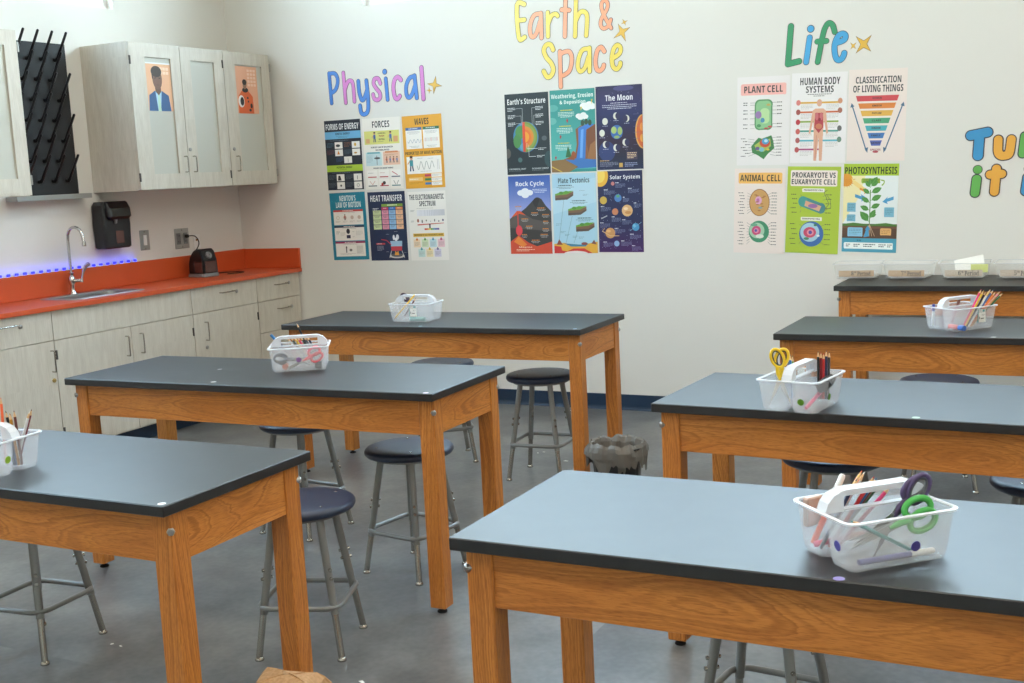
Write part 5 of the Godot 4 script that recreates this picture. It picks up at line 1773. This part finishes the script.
# a stick from a to b in caddy space
func pencil(label: String, xf: Transform3D, a: Vector3, b: Vector3, m: Material, lead: Material, group: String, bare := false):
	var t := thing("pencil" if not bare else "marker", label, "pencil" if not bare else "marker", xf * a, 0.0, group)
	var d := xf.basis * (b - a)
	var len := d.length()
	var y := d.normalized()
	var x := y.cross(Vector3.RIGHT if absf(y.x) < 0.9 else Vector3.BACK).normalized()
	var bs := Basis(x, y, x.cross(y))
	var f := Transform3D(bs, Vector3.ZERO)
	if bare:
		var st := S()
		lathe(st, [[0.0, 0.0], [0.0058, 0.0], [0.0062, 0.003], [0.0062, len * 0.68], [0.0055, len * 0.69]], 10, f)
		obj("barrel", st, m, t)
		st = S()
		lathe(st, [[0.0066, len * 0.68], [0.0066, len - 0.006], [0.005, len - 0.001], [0.0, len]], 10, f)
		obj("cap", st, lead, t)
	else:
		var st := S()
		lathe(st, [[0.0, 0.0], [0.0042, 0.0], [0.0042, len - 0.020]], 6, f, true)
		obj("shaft", st, m, t)
		st = S()
		lathe(st, [[0.0042, len - 0.020], [0.0016, len - 0.006]], 8, f)
		obj("wood_tip", st, mats.pencil_wood, t)
		st = S()
		lathe(st, [[0.0016, len - 0.006], [0.0, len]], 8, f)
		obj("lead", st, lead, t)

# scissors lying in the local xy plane: pivot at the origin, blades towards -y, loops towards +y
func scissors(label: String, at: Transform3D, outer: Material, inner: Material, blade: Material, open := 0.22):
	var t := thing("scissors", label, "scissors", Vector3.ZERO, 0.0, "scissors in the caddies")
	t.transform = at
	for sg in [-1.0, 1.0]:
		var z: float = sg * 0.0012
		var tw := Basis(Vector3(0, 0, 1), sg * open * 0.5)
		var st := S()
		prism(st, PackedVector2Array([Vector2(-0.006, 0.012), Vector2(0.006, 0.012), Vector2(0.0065, -0.02), Vector2(sg * 0.0005, -0.085), Vector2(-0.005, -0.03)]), z - 0.001, z + 0.001, Transform3D(tw, Vector3.ZERO))
		obj("blade", st, blade, t)
		st = S()
		var loop := []
		var cx: float = sg * 0.016
		for k in 20:
			var a := TAU * k / 20.0
			loop.append(tw * Vector3(cx + cos(a) * 0.0165, 0.056 + sin(a) * 0.026, z))
		tube(st, loop, 0.0048, 8, false, true)
		tube(st, [tw * Vector3(0, -0.004, z), tw * Vector3(sg * 0.001, 0.015, z), tw * Vector3(sg * 0.006, 0.034, z)], [0.004, 0.0062, 0.0052], 8)
		var h := obj("handle", st, outer, t)
		st = S()
		var lining := []
		for k in 20:
			var a := TAU * k / 20.0
			lining.append(tw * Vector3(cx + cos(a) * 0.0128, 0.056 + sin(a) * 0.0222, z))
		tube(st, lining, 0.0034, 6, false, true)
		obj("grip", st, inner, h)
	var st := S()
	tube(st, [Vector3(0, 0, -0.004), Vector3(0, 0, 0.004)], 0.0045, 10)
	obj("pivot", st, mats.steel, t)

func item(called: String, label: String, category: String, at: Transform3D, shapes: Array, group := "small things in the caddies"):
	var t := thing(called, label, category, Vector3.ZERO, 0.0, group)
	t.transform = at
	for s in shapes: obj(s[0], s[1], s[2], t)

func lay(xf: Transform3D, at: Vector3, euler := Vector3.ZERO) -> Transform3D:
	return xf * Transform3D(Basis.from_euler(euler * PI / 180.0), at)

func price_tag(xf: Transform3D, at: Vector3, label: String):
	canvas(130, "f0f0ec")
	R(0, 0, 8, 130, "3f8f8f"); R(60, 6, 30, 22, "3f9a98"); B(14, 10, 36, 2, "6a6a6a", 6, 2.5); B(50, 50, 40, 3, "5a5a5a", 7, 2.5); R(18, 72, 8, 26, "2a2a2a"); R(38, 88, 40, 9, "2a2a2a")
	var o := flat_print("paper_tag", label, "tag", im, Vector3.ZERO, Vector2(0.045, 0.058), 0.0, 0.0, "paper tags in the caddies", 0.6)
	o.transform = lay(xf, at)

func build_caddies():
	caddy_shapes()
	var purple := col(74, 66, 140)
	var green := col(84, 130, 30)
	var black := col(30, 30, 32)
	var white := col(232, 232, 230)
	var red := col(196, 40, 44)
	var orange := col(238, 100, 50)
	var yellow := col(236, 190, 48)
	var blue := col(40, 110, 170)
	var pink := col(228, 62, 116)
	var brown := col(110, 58, 44)
	var navy := col(32, 36, 70)
	var leaf := col(46, 110, 70)
	var teal := col(60, 150, 150)
	var steel: Material = mats.steel
	# --- caddy with purple dots
	var xf := caddy("frosted caddy with purple dots, purple and green scissors inside", Vector2(5.765, 5.02), 45.0, [[-0.1158, 0.045, 0.05, -1, 0, purple, "purple dot sticker"], [0.03, 0.035, 0.0915, 0, 1, purple, "purple dot sticker"]])
	var g := "pencils in the purple-dotted caddy"
	var w := "in the purple-dotted caddy"
	var list := [["navy", navy], ["yellow", yellow], ["orange", orange], ["white", white], ["red", red], ["blue", blue], ["brown", brown], ["dark green", leaf], ["pink", pink]]
	for k in list.size():
		var z: float = -0.035 - 0.006 * (k % 4)
		pencil("%s coloured pencil leaning %s" % [list[k][0], w], xf, Vector3(-0.1 + 0.005 * k, 0.012, z), Vector3(-0.025 + 0.010 * k, 0.162 - 0.006 * absf(k - 2.0), z + 0.016), list[k][1], list[k][1], g)
	pencil("orange marker standing %s" % w, xf, Vector3(-0.095, 0.012, -0.07), Vector3(-0.03, 0.15, -0.06), orange, white, g, true)
	pencil("pink marker lying %s" % w, xf, Vector3(-0.1, 0.014, -0.058), Vector3(0.0, 0.03, -0.03), pink, orange, g, true)
	pencil("violet marker with white cap lying %s" % w, xf, Vector3(-0.085, 0.014, 0.074), Vector3(0.085, 0.014, 0.074), col(92, 92, 150), white, g, true)
	pencil("teal pencil leaning %s" % w, xf, Vector3(0.05, 0.012, 0.05), Vector3(-0.1, 0.098, 0.07), teal, teal, g)
	scissors("purple and grey scissors standing in the purple-dotted caddy", lay(xf, Vector3(0.022, 0.083, 0.036), Vector3(4, -8, -42)).scaled_local(Vector3.ONE * 1.18), col(74, 58, 98), col(88, 88, 92), steel, 0.5)
	scissors("green scissors leaning in the purple-dotted caddy", lay(xf, Vector3(0.0, 0.068, 0.056), Vector3(-8, -6, -74)).scaled_local(Vector3.ONE * 1.15), col(78, 178, 84), col(60, 140, 66), steel, 0.16)
	var st := S()
	box(st, Vector3(0, 0.03, 0), Vector3(0.045, 0.06, 0.016), 0.003)
	item("eraser_box", "brown and white eraser box in the purple-dotted caddy", "box", lay(xf, Vector3(-0.085, 0.045, -0.085), Vector3(0, 15, 0)), [["sleeve", st, col(190, 160, 145)]])
	# --- caddy on the pencil table
	xf = caddy("frosted caddy with a lime dot holding dark coloured pencils", Vector2(3.272, 5.085), 84.0, [[0.1158, 0.045, 0.036, 1, 0, col(140, 176, 40), "lime dot sticker"]])
	g = "pencils in the lime-dotted caddy"
	w = "in the lime-dotted caddy"
	list = [["brown", brown], ["ochre", col(190, 130, 40)], ["dark navy", navy], ["black", black], ["dark green", col(30, 62, 56)]]
	for k in list.size():
		pencil("%s coloured pencil standing %s" % [list[k][0], w], xf, Vector3(0.085 - 0.006 * k, 0.01, -0.045 + 0.006 * (k % 3)), Vector3(0.092 - 0.007 * k, 0.175 - 0.006 * (k % 3), -0.03 + 0.01 * (k % 2)), list[k][1], list[k][1], g)
	pencil("white pencil leaning %s" % w, xf, Vector3(0.06, 0.01, -0.05), Vector3(0.12, 0.165, -0.06), white, white, g)
	pencil("maroon pencil leaning %s" % w, xf, Vector3(0.062, 0.01, -0.055), Vector3(0.124, 0.172, -0.066), col(120, 36, 46), brown, g)
	pencil("bright orange pencil standing %s" % w, xf, Vector3(0.02, 0.01, -0.05), Vector3(0.018, 0.205, -0.06), orange, orange, g)
	# --- caddy with pink scissors
	xf = caddy("frosted caddy with a lilac dot holding grey and pink scissors", Vector2(3.088, 3.355), 57.0, [[0.0, 0.05, 0.0932, 0, 1, col(150, 110, 170), "lilac dot sticker"]])
	g = "pencils in the lilac-dotted caddy"
	w = "in the lilac-dotted caddy"
	scissors("grey handled scissors lying against the side of the lilac-dotted caddy", lay(xf, Vector3(-0.02, 0.048, 0.074), Vector3(-6, 0, 82)), col(66, 76, 92), col(80, 88, 100), steel, 0.45)
	scissors("pink handled scissors lying against the side of the lilac-dotted caddy", lay(xf, Vector3(0.018, 0.044, 0.085), Vector3(-6, 0, -66)), col(240, 84, 104), col(200, 64, 84), steel, 0.1)
	list = [["white", white], ["dark green", col(34, 58, 50)], ["yellow", yellow], ["magenta", pink], ["black", black], ["grey", col(90, 90, 94)], ["dark blue", navy]]
	for k in list.size():
		pencil("%s pencil sloping %s" % [list[k][0], w], xf, Vector3(0.02 + 0.012 * k, 0.014, -0.05), Vector3(-0.055 + 0.014 * k, 0.132, -0.035 - 0.004 * (k % 3)), list[k][1], list[k][1], g)
	pencil("black and white pencil rising above the handle %s" % w, xf, Vector3(0.05, 0.014, -0.075), Vector3(-0.012, 0.185, -0.075), black, white, g)
	pencil("blue pen poking out %s" % w, xf, Vector3(-0.03, 0.03, -0.06), Vector3(-0.125, 0.142, -0.07), navy, blue, g, true)
	st = S()
	box(st, Vector3(0, 0.015, 0), Vector3(0.03, 0.03, 0.022), 0.003)
	var st2 := S()
	for y in [0.01, 0.02]: box(st2, Vector3(0, y, 0.0115), Vector3(0.022, 0.002, 0.001))
	item("small_sharpener", "black pencil sharpener in the lilac-dotted caddy", "sharpener", lay(xf, Vector3(0.078, 0.006, 0.068)), [["body", st, black], ["slots", st2, col(110, 112, 116)]])
	st = S()
	lathe(st, [[0.0, 0.0], [0.012, 0.0], [0.012, 0.03], [0.0, 0.03]], 14)
	item("round_eraser", "orange round eraser in the lilac-dotted caddy", "eraser", lay(xf, Vector3(-0.06, 0.02, 0.045), Vector3(90, 0, 0)), [["eraser_body", st, col(226, 120, 92)]])
	# --- caddy with a yellow pencil
	xf = caddy("frosted caddy with a paper tag holding one long yellow pencil", Vector2(2.742, 1.859), 84.0, [])
	g = "pencils in the tagged caddy with the yellow pencil"
	w = "in the caddy with the yellow pencil"
	pencil("long yellow pencil sloping %s" % w, xf, Vector3(0.022, 0.145, 0.055), Vector3(-0.1, 0.014, 0.083), yellow, black, g)
	pencil("dark brown pencil sloping %s" % w, xf, Vector3(-0.05, 0.03, 0.045), Vector3(0.028, 0.13, 0.05), brown, black, g)
	scissors("dark maroon handled scissors %s" % w, lay(xf, Vector3(-0.05, 0.075, -0.045), Vector3(0, 10, 40)), col(70, 40, 52), col(60, 60, 90), steel, 0.4)
	price_tag(xf, Vector3(0.025, 0.062, 0.0945), "white and teal price tag on the caddy with the yellow pencil")
	st = S()
	lathe(st, [[0.0, 0.0], [0.011, 0.0], [0.011, 0.09], [0.0, 0.09]], 14)
	item("glue_stick", "teal glue stick lying in the caddy with the yellow pencil", "glue stick", lay(xf, Vector3(0.085, 0.016, 0.07), Vector3(0, 0, 90)), [["barrel", st, col(130, 190, 180)]])
	# --- caddy with yellow scissors
	xf = caddy("frosted caddy with green dots and upright yellow scissors", Vector2(5.29, 3.65), 8.0, [[-0.1149, 0.036, 0.043, -1, 0, green, "green dot sticker"], [0.0, 0.036, 0.0915, 0, 1, green, "green dot sticker"]])
	g = "pencils in the green-dotted caddy"
	w = "in the green-dotted caddy"
	scissors("yellow and grey scissors standing in the green-dotted caddy", lay(xf, Vector3(-0.085, 0.101, -0.036), Vector3(0, -70, 0)).scaled_local(Vector3.ONE * 1.12), col(236, 196, 40), col(60, 66, 70), col(220, 214, 200), 0.75)
	for k in 4: pencil("%s pencil standing %s" % [["blue", "light green", "grey", "wood brown"][k], w], xf, Vector3(0.05 + 0.01 * k, 0.012, -0.05), Vector3(0.045 + 0.016 * k, 0.158 - 0.006 * k, -0.055 + 0.014 * (k % 2) - 0.012 * k), [blue, col(120, 160, 90), col(110, 116, 124), brown][k], [blue, leaf, black, brown][k], g)
	for k in 5: pencil("%s pencil standing %s, beside the handle" % [["black", "dark red", "red", "navy", "grey-black"][k], w], xf, Vector3(0.07, 0.012, 0.03 + 0.008 * k), Vector3(0.075 + 0.006 * k, 0.168 - 0.004 * (k % 3), 0.028 + 0.007 * k), [black, col(130, 24, 34), red, navy, col(50, 50, 54)][k], [black, red, red, navy, black][k], g)
	pencil("pink marker lying %s" % w, xf, Vector3(-0.09, 0.014, 0.05), Vector3(0.02, 0.05, 0.06), pink, pink, g, true)
	for k in 2:
		st = S()
		lathe(st, [[0.0, 0.0], [0.017, 0.0], [0.019, 0.008], [0.019, 0.03], [0.013, 0.04], [0.013, 0.046], [0.0, 0.047]], 16)
		item("black_cap", "round black plug standing in the green-dotted caddy" if k == 0 else "round black plug tilted in the green-dotted caddy", "plug", lay(xf, Vector3(-0.015 + 0.05 * k, 0.062, 0.058), Vector3(60, 20 + 40 * k, 0)), [["plug", st, col(44, 46, 48)]])
	# --- caddy with a fan of pencils
	xf = caddy("frosted caddy with a paper tag and a leaning fan of pencils", Vector2(5.552, 1.824), 38.0, [])
	g = "pencils in the fan caddy"
	w = "in the caddy with the fan of pencils"
	list = [["magenta", pink, pink], ["golden", yellow, yellow], ["black", black, black], ["white", white, white], ["pale yellow", col(226, 196, 120), black], ["blue", col(50, 96, 170), blue], ["orange", col(240, 130, 60), red], ["tan", col(214, 160, 110), brown], ["light pink", col(240, 150, 180), pink], ["green", leaf, leaf]]
	for k in list.size():
		pencil("%s pencil leaning out %s" % [list[k][0], w], xf, Vector3(-0.02 + 0.004 * k, 0.012, 0.04 + 0.006 * (k % 4)), Vector3(0.062 + 0.009 * k, 0.172 - 0.005 * (k % 4) - 0.004 * maxf(0, k - 5), 0.062 + 0.005 * k), list[k][1], list[k][2], g)
	pencil("red marker leaning %s" % w, xf, Vector3(-0.02, 0.02, -0.03), Vector3(0.03, 0.13, -0.03), red, brown, g, true)
	pencil("blue capped white pen standing %s" % w, xf, Vector3(-0.1, 0.012, -0.06), Vector3(-0.105, 0.112, -0.05), white, col(36, 60, 150), g, true)
	st = S()
	lathe(st, [[0.0, 0.0], [0.011, 0.0], [0.011, 0.055], [0.0, 0.055]], 14)
	st2 = S()
	lathe(st2, [[0.0115, 0.055], [0.0115, 0.085], [0.0, 0.085]], 14)
	item("glue_stick", "coral and blue glue stick lying in the caddy with the fan of pencils", "glue stick", lay(xf, Vector3(-0.09, 0.018, 0.03), Vector3(90, 0, 0)), [["barrel", st, col(240, 112, 104)], ["cap", st2, col(70, 110, 190)]])
	price_tag(xf * Transform3D(Basis(), Vector3.ZERO), Vector3(0.03, 0.06, 0.0945), "white and teal price tag on the caddy with the fan of pencils")

# ---------------------------------------------------------------- clear paper trays on the tall table
func build_trays():
	var digits := ["8", "7", "6", "5"]
	var extra := ["first beside the photosynthesis poster", "next to the first one", "with a lime folder", "farthest from the photosynthesis poster"]
	for k in 4:
		var x: float = [4.795, 5.088, 5.39, 5.69][k]
		var z: float = [0.19, 0.195, 0.19, 0.20][k]
		var turn: float = deg_to_rad([5.0, -2.0, 3.0, -2.0][k])
		var t := thing("paper_tray", "clear plastic paper tray on the tall table, " + extra[k], "tray", Vector3(x, 0.9155, z), turn, "clear paper trays on the tall table")
		var st := S()
		var b := rrect(0.120, 0.095, 0.02, 4)
		var rings := [ring_at(rrect(0.114, 0.09, 0.02, 4), 0.0), ring_at(b, 0.006), ring_at(rrect(0.132, 0.112, 0.02, 4), 0.088), ring_at(rrect(0.138, 0.120, 0.022, 4), 0.090), ring_at(rrect(0.138, 0.120, 0.022, 4), 0.0925), ring_at(rrect(0.1305, 0.1105, 0.02, 4), 0.090), ring_at(rrect(0.1185, 0.0935, 0.02, 4), 0.007), ring_at(rrect(0.112, 0.088, 0.02, 4), 0.002)]
		loft(st, rings, true, true)
		obj("shell", st, mats.clear_plastic, t)
		st = S()
		tube(st, ring_at(rrect(0.138, 0.120, 0.022, 4), 0.091), 0.0022, 6, false, true)
		obj("rim", st, mats.frosted_rim, t)
		# wooden name strip with script lettering
		canvas(18, "c3a27e" if k < 2 else "cbb9a6")
		for j in 30: R(rng.randf() * 80, rng.randf() * 18, 20, 0.4, "b8946c" if k < 2 else "c2ae98")
		T(digits[k], 36, 2, 7, 13, "1e1a18", "Droid Serif", 700); T("th", 44, 2, 7, 6, "1e1a18", "Droid Serif", 700); T("Period", 53, 2, 38, 14, "1e1a18", "Droid Serif", 700)
		var sign_ := flat_print("name_strip", "wooden strip lettered %sth Period in a paper tray" % digits[k], "sign", im, Vector3.ZERO, Vector2(0.2, 0.036), 0.0, 0.0, "wooden name strips in the paper trays", 0.7)
		sign_.transform = t.transform * Transform3D(Basis(Vector3.RIGHT, deg_to_rad(-8)), Vector3(-0.005, 0.034, 0.087))
		# papers
		for j in 5:
			st = S()
			var w := 0.19 + 0.02 * (j % 2)
			box(st, Vector3(0, 0.0075 + 0.0045 * j, 0.0), Vector3(w, 0.004, 0.15), 0.0, Transform3D(Basis(Vector3.UP, deg_to_rad([3, -4, 2, -2, 5][j])), Vector3(0.004 * (j % 3) - 0.004, 0.0, 0.002 * j - 0.004)))
			var o := obj("paper_stack", st, [col(238, 237, 233, 0.8), col(222, 224, 226, 0.8), col(232, 228, 220, 0.8)][j % 3])
			o.transform = t.transform
			tag(o, "loose white papers in the clear tray " + extra[k], "papers", "papers in the tray " + extra[k])
		if k == 2:
			st = S()
			box(st, Vector3.ZERO, Vector3(0.09, 0.05, 0.003), 0.0)
			var o := obj("folder", st, col(196, 204, 110, 0.7))
			o.transform = t.transform * Transform3D(Basis(Vector3.RIGHT, deg_to_rad(-30)), Vector3(0.075, 0.055, 0.03))
			tag(o, "lime folder leaning in a clear paper tray", "folder")
			st = S()
			box(st, Vector3.ZERO, Vector3(0.16, 0.11, 0.002), 0.0)
			o = obj("paper_sheet", st, mats.paper_white)
			o.transform = t.transform * Transform3D(Basis(Vector3(0, 0, 1), deg_to_rad(12)) * Basis(Vector3.RIGHT, deg_to_rad(-52)), Vector3(0.02, 0.075, -0.03))
			tag(o, "white sheet sticking up from the tray with a lime folder", "paper")
